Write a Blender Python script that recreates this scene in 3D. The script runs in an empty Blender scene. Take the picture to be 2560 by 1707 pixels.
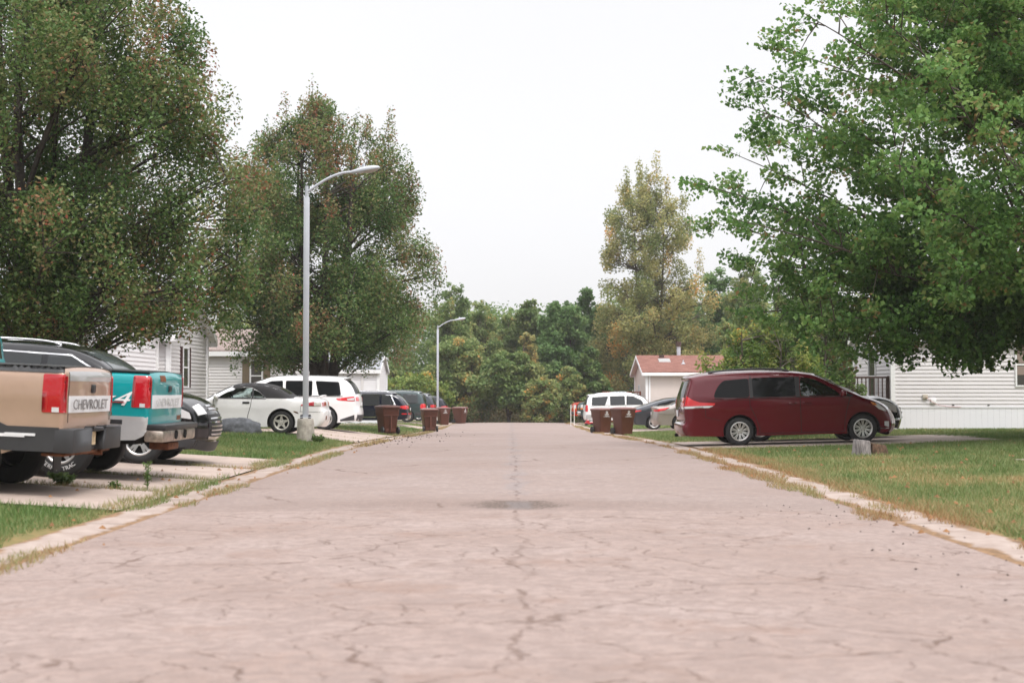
import bpy, bmesh, math, random
import numpy as np
from mathutils import Vector, Matrix
from mathutils.geometry import delaunay_2d_cdt
R = math.radians
random.seed(7)
SC = bpy.context.scene
COL = SC.collection

# ---------------------------------------------------------------- camera
cam_d = bpy.data.cameras.new('camera'); CAM = bpy.data.objects.new('camera', cam_d); COL.objects.link(CAM)
CAM.location = (0, 0, 1.27); CAM.rotation_euler = (R(90 + 2.01), 0, -0.0011)
cam_d.lens = 50; cam_d.sensor_width = 36; cam_d.clip_start = 0.1; cam_d.clip_end = 2000
cam_d.dof.use_dof = True; cam_d.dof.focus_distance = 36.0; cam_d.dof.aperture_fstop = 2.3
SC.camera = CAM
# ---------------------------------------------------------------- sky, sun, exposure
SUN_EL, SUN_AZ = R(58), R(150)          # azimuth clockwise from +Y: the sun stands behind the camera to the right
W = bpy.data.worlds.new('World'); SC.world = W; W.use_nodes = True
nt = W.node_tree; nt.nodes.clear()
def wn(t, **k):
    n = nt.nodes.new(t)
    for a, b in k.items(): setattr(n, a, b)
    return n
sky = wn('ShaderNodeTexSky', sky_type='NISHITA', sun_disc=False, sun_elevation=SUN_EL, sun_rotation=SUN_AZ, dust_density=4.0)
hsv = wn('ShaderNodeHueSaturation'); hsv.inputs['Saturation'].default_value = 0.25
bg1 = wn('ShaderNodeBackground'); bg1.inputs['Strength'].default_value = 0.05
tc = wn('ShaderNodeTexCoord'); sep = wn('ShaderNodeSeparateXYZ')
mr = wn('ShaderNodeMapRange'); mr.inputs['From Min'].default_value = 0.27; mr.inputs['From Max'].default_value = 0.75
mr.inputs['To Min'].default_value = 0.625; mr.inputs['To Max'].default_value = 1.75; mr.interpolation_type = 'SMOOTHSTEP'
nz = wn('ShaderNodeTexNoise'); nz.inputs['Scale'].default_value = 2.2; nz.inputs['Detail'].default_value = 4
mr2 = wn('ShaderNodeMapRange'); mr2.inputs['To Min'].default_value = 0.93; mr2.inputs['To Max'].default_value = 1.05
mu = wn('ShaderNodeMath', operation='MULTIPLY')
bg2 = wn('ShaderNodeBackground'); bg2.inputs['Color'].default_value = (0.99, 0.98, 1.0, 1)
add = wn('ShaderNodeAddShader'); out = wn('ShaderNodeOutputWorld')
L = nt.links.new
L(sky.outputs[0], hsv.inputs['Color']); L(hsv.outputs[0], bg1.inputs['Color'])
L(tc.outputs['Generated'], sep.inputs[0]); L(sep.outputs['Z'], mr.inputs['Value'])
L(tc.outputs['Generated'], nz.inputs['Vector']); L(nz.outputs['Fac'], mr2.inputs['Value'])
L(mr.outputs[0], mu.inputs[0]); L(mr2.outputs[0], mu.inputs[1]); L(mu.outputs[0], bg2.inputs['Strength'])
L(bg1.outputs[0], add.inputs[0]); L(bg2.outputs[0], add.inputs[1]); L(add.outputs[0], out.inputs['Surface'])
sd = bpy.data.lights.new('sun', 'SUN'); sd.energy = 1.5; sd.angle = R(12); sd.color = (1.0, 0.96, 0.90)
SUN = bpy.data.objects.new('sun', sd); COL.objects.link(SUN)
_d = Vector((math.sin(SUN_AZ) * math.cos(SUN_EL), math.cos(SUN_AZ) * math.cos(SUN_EL), math.sin(SUN_EL)))
SUN.rotation_euler = _d.to_track_quat('Z', 'Y').to_euler(); SUN.location = _d * 60
SC.view_settings.view_transform = 'Standard'; SC.view_settings.look = 'None'
SC.view_settings.exposure = 0.35; SC.view_settings.gamma = 1.0
SC.cycles.max_bounces = 8; SC.cycles.transparent_max_bounces = 12
SC.cycles.diffuse_bounces = 3; SC.cycles.glossy_bounces = 3; SC.cycles.caustics_reflective = False; SC.cycles.caustics_refractive = False
SC.cycles.use_denoising = True; SC.cycles.denoising_prefilter = 'ACCURATE'

# ---------------------------------------------------------------- materials
def mat_nodes(name):
    m = bpy.data.materials.new(name); m.use_nodes = True
    t = m.node_tree; b = t.nodes['Principled BSDF']
    return m, t, b
def col4(c): return (c[0], c[1], c[2], 1)
def plain(name, c, rough=0.5, metal=0.0, coat=0.0, spec=0.5, noise=0.0, nscale=8.0, bump=0.0, bscale=60.0):
    m, t, b = mat_nodes(name)
    b.inputs['Base Color'].default_value = col4(c); b.inputs['Roughness'].default_value = rough
    b.inputs['Metallic'].default_value = metal; b.inputs['Coat Weight'].default_value = coat
    b.inputs['Coat Roughness'].default_value = 0.04; b.inputs['Specular IOR Level'].default_value = spec
    tcn = t.nodes.new('ShaderNodeTexCoord')
    if noise > 0:
        n = t.nodes.new('ShaderNodeTexNoise'); n.inputs['Scale'].default_value = nscale; n.inputs['Detail'].default_value = 6; n.inputs['Roughness'].default_value = 0.65
        t.links.new(tcn.outputs['Object'], n.inputs['Vector'])
        r = t.nodes.new('ShaderNodeValToRGB')
        r.color_ramp.elements[0].position = 0.3; r.color_ramp.elements[1].position = 0.7
        r.color_ramp.elements[0].color = col4([x * (1 - noise) for x in c]); r.color_ramp.elements[1].color = col4([min(1, x * (1 + noise)) for x in c])
        t.links.new(n.outputs['Fac'], r.inputs['Fac']); t.links.new(r.outputs['Color'], b.inputs['Base Color'])
    if bump > 0:
        n2 = t.nodes.new('ShaderNodeTexNoise'); n2.inputs['Scale'].default_value = bscale; n2.inputs['Detail'].default_value = 4
        t.links.new(tcn.outputs['Object'], n2.inputs['Vector'])
        bp = t.nodes.new('ShaderNodeBump'); bp.inputs['Strength'].default_value = bump; bp.inputs['Distance'].default_value = 0.02
        t.links.new(n2.outputs['Fac'], bp.inputs['Height']); t.links.new(bp.outputs['Normal'], b.inputs['Normal'])
    return m
def paint(name, c, metal=0.0, rough=0.28, dirt=0.0):
    m = plain(name, c, rough=rough, metal=metal, coat=0.8, spec=0.15, noise=max(dirt, 0.03), nscale=2.5)
    return m
def glass_mat(name, tint=(0.55, 0.62, 0.6), mixf=0.35):
    m = bpy.data.materials.new(name); m.use_nodes = True; t = m.node_tree; t.nodes.clear()
    o = t.nodes.new('ShaderNodeOutputMaterial'); g = t.nodes.new('ShaderNodeBsdfGlossy'); tr = t.nodes.new('ShaderNodeBsdfTransparent')
    g.inputs['Roughness'].default_value = 0.02; g.inputs['Color'].default_value = (0.9, 0.95, 0.95, 1)
    tr.inputs['Color'].default_value = col4(tint)
    fr = t.nodes.new('ShaderNodeFresnel'); fr.inputs['IOR'].default_value = 1.7
    mx = t.nodes.new('ShaderNodeMixShader')
    t.links.new(fr.outputs[0], mx.inputs[0]); t.links.new(tr.outputs[0], mx.inputs[1]); t.links.new(g.outputs[0], mx.inputs[2]); t.links.new(mx.outputs[0], o.inputs[0])
    return m
def leaf_mat(name, stops, transl=0.35):
    m, t, b = mat_nodes(name); t.nodes.remove(b)
    o = t.nodes['Material Output']
    a = t.nodes.new('ShaderNodeAttribute'); a.attribute_name = 'tint'
    r = t.nodes.new('ShaderNodeValToRGB')
    for i, (p, c) in enumerate(stops):
        e = r.color_ramp.elements[i] if i < 2 else r.color_ramp.elements.new(p)
        e.position = p; e.color = col4(c)
    d = t.nodes.new('ShaderNodeBsdfPrincipled'); d.inputs['Roughness'].default_value = 0.5; d.inputs['Specular IOR Level'].default_value = 0.25
    tr = t.nodes.new('ShaderNodeBsdfTranslucent'); mx = t.nodes.new('ShaderNodeMixShader'); mx.inputs[0].default_value = transl
    t.links.new(a.outputs['Fac'], r.inputs['Fac']); t.links.new(r.outputs['Color'], d.inputs['Base Color']); t.links.new(r.outputs['Color'], tr.inputs['Color'])
    t.links.new(d.outputs[0], mx.inputs[1]); t.links.new(tr.outputs[0], mx.inputs[2]); t.links.new(mx.outputs[0], o.inputs[0])
    return m
M = {}
M['white_paint'] = paint('white car paint', (0.80, 0.80, 0.81), rough=0.3)
M['white_old'] = paint('weathered white car paint', (0.80, 0.79, 0.80), rough=0.4, dirt=0.05)
M['maroon'] = paint('maroon metallic paint', (0.112, 0.0025, 0.010), metal=0.15, rough=0.25)
M['tan'] = paint('tan metallic paint', (0.46, 0.315, 0.24), metal=0.35, rough=0.36, dirt=0.06)
M['teal'] = paint('teal paint', (0.0, 0.27, 0.29), metal=0.1, rough=0.3, dirt=0.08)
M['silverlow'] = paint('silver lower paint', (0.52, 0.52, 0.53), metal=0.5, rough=0.4, dirt=0.1)
M['black_paint'] = paint('black car paint', (0.006, 0.006, 0.008), rough=0.15)
M['navy'] = paint('dark navy paint', (0.006, 0.008, 0.018), rough=0.15)
M['slate'] = paint('slate green paint', (0.045, 0.068, 0.072), metal=0.3, rough=0.25)
M['charcoal'] = paint('charcoal paint', (0.045, 0.05, 0.06), metal=0.4, rough=0.25)
M['champagne'] = paint('champagne silver paint', (0.34, 0.30, 0.28), metal=0.5, rough=0.3)
M['red_paint'] = paint('red orange paint', (0.42, 0.035, 0.015), rough=0.3)
M['greengrey'] = paint('dark green grey paint', (0.03, 0.05, 0.05), rough=0.3)
M['trim'] = plain('black plastic trim', (0.018, 0.018, 0.02), 0.45)
M['greytrim'] = plain('dark grey bumper plastic', (0.030, 0.030, 0.033), 0.55, noise=0.15, nscale=6)
M['dark'] = plain('underbody black', (0.006, 0.006, 0.006), 0.9)
M['tyre'] = plain('tyre rubber', (0.014, 0.014, 0.015), 0.75, noise=0.25, nscale=12)
M['rim'] = plain('alloy rim', (0.58, 0.57, 0.56), 0.32, metal=0.75)
M['rimdull'] = plain('dusty alloy rim', (0.50, 0.48, 0.44), 0.5, metal=0.4, noise=0.2, nscale=14)
M['chrome'] = plain('chrome', (0.75, 0.75, 0.76), 0.12, metal=1.0)
M['rustchrome'] = plain('rusty chrome', (0.42, 0.36, 0.31), 0.35, metal=0.8, noise=0.6, nscale=9)
M['rust'] = plain('rust', (0.16, 0.055, 0.022), 0.9, noise=0.5, nscale=18)
M['darkglass'] = plain('tinted glass', (0.006, 0.007, 0.008), 0.03, spec=0.14)
M['greyglass'] = plain('grey tinted glass', (0.028, 0.031, 0.033), 0.05, spec=0.5)
M['glass'] = glass_mat('clear window glass')
M['wscreen'] = plain('windscreen glass', (0.05, 0.06, 0.062), 0.04, spec=1.0)
M['redlens'] = plain('red lamp lens', (0.42, 0.008, 0.016), 0.12, coat=1.0)
M['brightred'] = plain('bright red lamp lens', (0.62, 0.012, 0.02), 0.12, coat=1.0)
M['clearlens'] = plain('clear lamp lens', (0.62, 0.62, 0.63), 0.08, coat=1.0)
M['amber'] = plain('amber lens', (0.65, 0.20, 0.02), 0.15, coat=1.0)
M['plate'] = plain('licence plate', (0.72, 0.72, 0.74), 0.5)
M['plateorange'] = plain('weathered licence plate', (0.70, 0.55, 0.35), 0.5, noise=0.4, nscale=14)
M['softtop'] = plain('soft top fabric', (0.020, 0.019, 0.020), 0.9, noise=0.12, nscale=5, bump=0.15, bscale=140)
M['seat'] = plain('grey seat cloth', (0.09, 0.09, 0.095), 0.9)
M['whiteletter'] = plain('white lettering', (0.75, 0.75, 0.75), 0.6)
M['greyletter'] = plain('grey lettering', (0.16, 0.15, 0.15), 0.6)
M['fadeletter'] = plain('faded lettering', (0.50, 0.50, 0.49), 0.6)
M['concrete'] = plain('concrete', (0.40, 0.325, 0.285), 0.9, noise=0.16, nscale=3.5, bump=0.25, bscale=90)
M['slab'] = plain('driveway concrete', (0.36, 0.285, 0.245), 0.92, noise=0.2, nscale=1.3, bump=0.2, bscale=70)
M['oldconcrete'] = plain('stained concrete block', (0.36, 0.33, 0.29), 0.95, noise=0.38, nscale=7, bump=0.6, bscale=30)
M['galv'] = plain('grey painted steel', (0.46, 0.48, 0.53), 0.45, metal=0.1, noise=0.05, nscale=3)
M['lens'] = plain('lamp lens', (0.42, 0.38, 0.35), 0.3)
M['binbrown'] = plain('brown bin plastic', (0.100, 0.031, 0.017), 0.5, noise=0.1, nscale=4)
M['binlid'] = plain('brown bin lid plastic', (0.16, 0.07, 0.06), 0.42, noise=0.08, nscale=5)
M['siding_white'] = plain('white vinyl siding', (0.74, 0.73, 0.75), 0.55, noise=0.03, nscale=1.2)
M['siding_cream'] = plain('cream vinyl siding', (0.62, 0.60, 0.60), 0.55, noise=0.03, nscale=1.2)
M['siding_beige'] = plain('beige vinyl siding', (0.56, 0.49, 0.455), 0.55, noise=0.03, nscale=1.2)
M['siding_pale'] = plain('pale grey vinyl siding', (0.66, 0.635, 0.65), 0.55, noise=0.03, nscale=1.2)
M['trimwhite'] = plain('white trim', (0.78, 0.78, 0.79), 0.5)
M['skirt'] = plain('white skirting', (0.76, 0.76, 0.80), 0.5)
M['shutter_red'] = plain('dark brown shutter', (0.055, 0.022, 0.022), 0.6)
M['shutter_tan'] = plain('olive brown shutter', (0.155, 0.115, 0.07), 0.6)
M['shutter_blue'] = plain('blue shutter', (0.03, 0.20, 0.42), 0.6)
M['pane'] = plain('house window pane', (0.06, 0.055, 0.05), 0.06, spec=0.8)
M['blind'] = plain('brown window blind', (0.26, 0.20, 0.17), 0.7)
M['deckwood'] = plain('dark deck wood', (0.065, 0.035, 0.028), 0.8, noise=0.25, nscale=9)
M['redwood'] = plain('red brown deck wood', (0.22, 0.06, 0.03), 0.8, noise=0.2, nscale=9)
M['bark'] = plain('grey brown bark', (0.085, 0.068, 0.055), 0.95, noise=0.4, nscale=9, bump=0.8, bscale=22)
M['darkbark'] = plain('dark bark', (0.045, 0.036, 0.030), 0.95, noise=0.4, nscale=9, bump=0.8, bscale=22)
M['stumpwood'] = plain('weathered stump wood', (0.20, 0.18, 0.175), 0.95, noise=0.75, nscale=10, bump=0.8, bscale=30)
M['rotwood'] = plain('rotten brown wood', (0.10, 0.058, 0.035), 0.95, noise=0.8, nscale=13, bump=0.9, bscale=30)
for _k in ('stumpwood', 'rotwood'):       # grain runs up the wood
    _t = M[_k].node_tree; _c = [n for n in _t.nodes if n.type == 'TEX_COORD'][0]; _m = _t.nodes.new('ShaderNodeMapping'); _m.inputs['Scale'].default_value = (3.2, 3.2, .35)
    for n in [n for n in _t.nodes if n.type == 'TEX_NOISE']: _t.links.new(_m.outputs[0], n.inputs['Vector'])
    _t.links.new(_c.outputs['Object'], _m.inputs[0])
M['rock'] = plain('grey rock', (0.085, 0.09, 0.10), 0.95, noise=0.4, nscale=6, bump=0.9, bscale=14)
M['pvc'] = plain('white pvc', (0.75, 0.74, 0.68), 0.5)
M['deadleaf'] = plain('dead leaves', (0.24, 0.12, 0.05), 0.9, noise=0.5, nscale=3)
M['debris'] = plain('dark fallen fruit', (0.035, 0.022, 0.017), 0.9)
M['sconce'] = plain('black sconce metal', (0.02, 0.02, 0.02), 0.4)
M['utilbox'] = plain('beige meter box', (0.50, 0.45, 0.38), 0.6)
M['cordpink'] = plain('faded red cord', (0.62, 0.28, 0.28), 0.6)

def shingles(name, c, c2, sx=0.35, sy=0.14):
    m, t, b = mat_nodes(name); b.inputs['Roughness'].default_value = 0.95
    tcn = t.nodes.new('ShaderNodeTexCoord'); br = t.nodes.new('ShaderNodeTexBrick')
    br.inputs['Scale'].default_value = 1.0; br.inputs['Brick Width'].default_value = sx; br.inputs['Row Height'].default_value = sy
    br.inputs['Mortar Size'].default_value = 0.006; br.inputs['Color1'].default_value = col4(c); br.inputs['Color2'].default_value = col4(c2)
    br.inputs['Mortar'].default_value = col4([x * 0.6 for x in c])
    t.links.new(tcn.outputs['Object'], br.inputs['Vector']); t.links.new(br.outputs['Color'], b.inputs['Base Color'])
    return m
M['shingle_red'] = shingles('red brown shingles', (0.155, 0.058, 0.042), (0.225, 0.10, 0.075))
M['shingle_brown'] = shingles('brown grey shingles', (0.22, 0.165, 0.15), (0.29, 0.23, 0.21))
M['shingle_grey'] = shingles('grey shingles', (0.24, 0.25, 0.27), (0.31, 0.32, 0.34))

# ---------------------------------------------------------------- object helpers
def tag(o, label=None, cat=None, group=None, kind=None):
    if label: o['label'] = label
    if cat: o['category'] = cat
    if group: o['group'] = group
    if kind: o['kind'] = kind
    return o
def empty(name, loc, rot=(0, 0, 0)):
    o = bpy.data.objects.new(name, None); COL.objects.link(o); o.empty_display_size = 0.2
    o.location = loc; o.rotation_euler = rot
    return o
def link(name, me, mats, parent=None, smooth=None, loc=None):
    o = bpy.data.objects.new(name, me); COL.objects.link(o)
    for m in (mats if isinstance(mats, (list, tuple)) else [mats]): me.materials.append(m)
    if parent is not None: o.parent = parent
    if loc is not None: o.location = loc
    return o
def sharpen(me, ang=38):
    bm = bmesh.new(); bm.from_mesh(me)
    for f in bm.faces: f.smooth = True
    for e in bm.edges:
        if len(e.link_faces) == 2 and e.calc_face_angle(0) > R(ang): e.smooth = False
    bm.to_mesh(me); bm.free()
class MB:
    """collects simple shapes and links them as one mesh object"""
    def __init__(s): s.v = []; s.f = []; s.mi = []; s.cur = 0
    def add(s, vs, fs):
        o = len(s.v); s.v += [tuple(p) for p in vs]; s.f += [tuple(i + o for i in f) for f in fs]; s.mi += [s.cur] * len(fs); return s
    def box(s, a, b):
        x0, y0, z0 = a; x1, y1, z1 = b
        return s.add([(x0, y0, z0), (x1, y0, z0), (x1, y1, z0), (x0, y1, z0), (x0, y0, z1), (x1, y0, z1), (x1, y1, z1), (x0, y1, z1)],
                     [(0, 3, 2, 1), (4, 5, 6, 7), (0, 1, 5, 4), (1, 2, 6, 5), (2, 3, 7, 6), (3, 0, 4, 7)])
    def cbox(s, c, d): return s.box([c[i] - d[i] / 2 for i in range(3)], [c[i] + d[i] / 2 for i in range(3)])
    def tube(s, pts, rad, n=8, cap=True):
        pts = [Vector(p) for p in pts]; k = len(pts)
        rad = rad if isinstance(rad, (list, tuple)) else [rad] * k
        vs = []; fs = []; prev = None
        for i, p in enumerate(pts):
            t = (pts[min(i + 1, k - 1)] - pts[max(i - 1, 0)])
            t = t.normalized() if t.length > 1e-9 else Vector((0, 0, 1))
            if prev is None:
                a = t.cross(Vector((0, 0, 1)));
                if a.length < 1e-3: a = t.cross(Vector((0, 1, 0)))
            else: a = prev - t * prev.dot(t)
            a.normalize(); prev = a; b = t.cross(a)
            for j in range(n):
                g = 2 * math.pi * j / n; vs.append(p + (a * math.cos(g) + b * math.sin(g)) * rad[i])
        for i in range(k - 1):
            for j in range(n):
                fs.append((i * n + j, i * n + (j + 1) % n, (i + 1) * n + (j + 1) % n, (i + 1) * n + j))
        if cap: fs.append(tuple(range(n - 1, -1, -1))); fs.append(tuple((k - 1) * n + j for j in range(n)))
        return s.add(vs, fs)
    def lathe(s, prof, n=24, axis='z', c=(0, 0, 0)):
        vs = []; fs = []; k = len(prof)
        for i in range(n):
            g = 2 * math.pi * i / n; ca, sa = math.cos(g), math.sin(g)
            for (r, h) in prof:
                if axis == 'z': p = (r * ca, r * sa, h)
                elif axis == 'y': p = (r * ca, h, r * sa)
                else: p = (h, r * ca, r * sa)
                vs.append((p[0] + c[0], p[1] + c[1], p[2] + c[2]))
        for i in range(n):
            for j in range(k - 1):
                a = i * k + j; b = ((i + 1) % n) * k + j
                fs.append((a, b, b + 1, a + 1))
        return s.add(vs, fs)
    def prism(s, poly, z0, z1):
        n = len(poly)
        return s.add([(p[0], p[1], z0) for p in poly] + [(p[0], p[1], z1) for p in poly],
                     [tuple(range(n - 1, -1, -1)), tuple(range(n, 2 * n))] + [(i, (i + 1) % n, n + (i + 1) % n, n + i) for i in range(n)])
    def build(s, name, mats, parent=None, smooth=True, ang=35, loc=None, bevel=0, merge=True):
        me = bpy.data.meshes.new(name); me.from_pydata(s.v, [], s.f)
        if any(s.mi): me.polygons.foreach_set('material_index', s.mi)
        bm = bmesh.new(); bm.from_mesh(me)
        if merge: bmesh.ops.remove_doubles(bm, verts=bm.verts, dist=1e-5)
        bmesh.ops.recalc_face_normals(bm, faces=bm.faces)
        if bevel:
            es = [e for e in bm.edges if len(e.link_faces) == 2 and e.calc_face_angle(0) > R(40)]
            bmesh.ops.bevel(bm, geom=es, offset=bevel, segments=2, affect='EDGES', profile=0.5)
        bm.to_mesh(me); bm.free()
        if smooth: sharpen(me, ang)
        return link(name, me, mats, parent, loc=loc)
def text_geo(s, size):
    """verts and faces of a line of lettering in its own plane (x right, y up), centred on x"""
    c = bpy.data.curves.new('lettering', 'FONT'); c.body = s; c.size = size; c.align_x = 'CENTER'; c.resolution_u = 3; c.extrude = 0.002
    o = bpy.data.objects.new('lettering', c); COL.objects.link(o)
    me = o.to_mesh(); vs = [tuple(v.co) for v in me.vertices]; fs = [tuple(p.vertices) for p in me.polygons]
    o.to_mesh_clear(); bpy.data.objects.remove(o); bpy.data.curves.remove(c)
    return vs, fs
def copy_tree(o, parent=None):
    c = o.copy(); COL.objects.link(c)
    if parent is not None: c.parent = parent
    for ch in [k for k in bpy.data.objects if k.parent == o]: copy_tree(ch, c)
    return c

# ---------------------------------------------------------------- numpy noise and terrain
_rng = np.random.default_rng(11)
_lat = _rng.random((256, 256))
def vnoise(x, y):
    xi = np.floor(x).astype(int); yi = np.floor(y).astype(int); fx = x - xi; fy = y - yi
    fx = fx * fx * (3 - 2 * fx); fy = fy * fy * (3 - 2 * fy)
    g = lambda a, b: _lat[a % 256, b % 256]
    return (g(xi, yi) * (1 - fx) + g(xi + 1, yi) * fx) * (1 - fy) + (g(xi, yi + 1) * (1 - fx) + g(xi + 1, yi + 1) * fx) * fy
def fbm(x, y, o=4):
    s = 0; a = 0.5; t = 0
    for i in range(o): s = s + a * vnoise(x * 2 ** i + 17 * i, y * 2 ** i + 31 * i); t += a; a *= 0.5
    return s / t
def sstep(a, b, x):
    t = np.clip((x - a) / (b - a), 0, 1); return t * t * (3 - 2 * t)
def sp(x, k): return k * np.log1p(np.exp(np.clip(x / k, -40, 40)))
def G(x, y):
    """height of the ground"""
    x = np.asarray(x, float); y = np.asarray(y, float)
    b = -0.019 * sp(np.minimum(y, 150) - 33, 4.0) + 0.0115 * sp(np.minimum(y, 150) - 64, 4.0) - 0.03 * sp(np.minimum(y, 150) - 97, 2.0)
    kl = 1 + 1.0 * sstep(26, 40, y)
    left = np.minimum(0.28 - .08 * sstep(55, 70, y), 0.06 * kl * np.maximum(0, -x - 4.1))
    right = np.minimum(0.13, 0.025 * np.maximum(0, x - 4.3)) + np.minimum(0.15, 0.035 * np.maximum(0, x - 9))
    return b + left + right
def g1(x, y): return float(G(x, y))
def dryness(x, y):
    d = 0.45 * fbm(x * 0.5, y * 0.28) + 0.35 * fbm(x * 1.7 + 9, y * 0.9 + 4) + 0.25 * fbm(x * 6, y * 6)
    d = d - 0.18
    for cx, cy, rx, ry, a in ((8.6, 19.6, 3.2, 0.9, .35), (11.0, 17.4, 3.0, .7, .35), (6.3, 22.5, 1.4, .6, .22), (6.6, 26.2, 1.2, .4, .3), (5.4, 15.6, 1.2, .8, .15), (12, 23.5, 4, 1.3, .2)):
        d = d + a * np.exp(-((x - cx) / rx) ** 2 - ((y - cy) / ry) ** 2)
    d = d + 0.22 * np.exp(-((np.abs(x) - 4.25) / 0.18) ** 2)
    return np.clip(d, 0, 1)
# ================================================================ the ground, the road
def grid_sheet(name, xs, ys, zfun, mat, kind='structure', attr=None, parent=None):
    xs = np.asarray(xs, float); ys = np.asarray(ys, float)
    X, Y = np.meshgrid(xs, ys); Z = zfun(X, Y)
    n, m = X.shape
    me = bpy.data.meshes.new(name)
    co = np.stack([X, Y, Z], -1).reshape(-1, 3)
    idx = np.arange(n * m).reshape(n, m)
    q = np.stack([idx[:-1, :-1], idx[:-1, 1:], idx[1:, 1:], idx[1:, :-1]], -1).reshape(-1, 4)
    me.from_pydata(co.tolist(), [], q.tolist()); me.polygons.foreach_set('use_smooth', [True] * len(q))
    if attr:
        a = me.attributes.new(attr[0], 'FLOAT', 'POINT'); a.data.foreach_set('value', attr[1](X, Y).ravel().astype(np.float32))
    o = link(name, me, mat, parent)
    if kind: o['kind'] = kind
    return o
YS = np.concatenate([np.arange(-6, 112.01, 0.5)])
YG = np.concatenate([np.arange(-60, -6, 6), YS, np.arange(114, 160, 3), np.arange(165, 700, 35)])
XG = np.concatenate([-np.arange(500, 40, -40)[::1] * 1.0, np.arange(-40, -16, 2), np.arange(-16, -3.9, .4), [-3.6, -1.8, 0, 1.8, 3.6], np.arange(4.0, 18.01, .4), np.arange(20, 41, 2), np.arange(80, 520, 40)])
XG = np.unique(np.round(XG, 3))
def lawn_material():
    m, t, b = mat_nodes('lawn turf'); b.inputs['Roughness'].default_value = 1.0; b.inputs['Specular IOR Level'].default_value = 0.1
    a = t.nodes.new('ShaderNodeAttribute'); a.attribute_name = 'dry'
    tcn = t.nodes.new('ShaderNodeTexCoord'); n = t.nodes.new('ShaderNodeTexNoise'); n.inputs['Scale'].default_value = 9; n.inputs['Detail'].default_value = 6
    t.links.new(tcn.outputs['Object'], n.inputs['Vector'])
    ad = t.nodes.new('ShaderNodeMath'); ad.operation = 'MULTIPLY_ADD'; ad.inputs[1].default_value = 0.5; t.links.new(n.outputs['Fac'], ad.inputs[0]); t.links.new(a.outputs['Fac'], ad.inputs[2])
    r = t.nodes.new('ShaderNodeValToRGB'); e = r.color_ramp.elements
    e[0].position = .25; e[0].color = (0.050, 0.075, 0.022, 1); e[1].position = 1.0; e[1].color = (0.33, 0.20, 0.10, 1)
    k = r.color_ramp.elements.new(.6); k.color = (0.14, 0.13, 0.055, 1)
    t.links.new(ad.outputs[0], r.inputs['Fac']); t.links.new(r.outputs['Color'], b.inputs['Base Color'])
    return m
grid_sheet('ground', XG, YG, lambda x, y: G(x, y) - 0.012, lawn_material(), attr=('dry', dryness))

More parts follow.
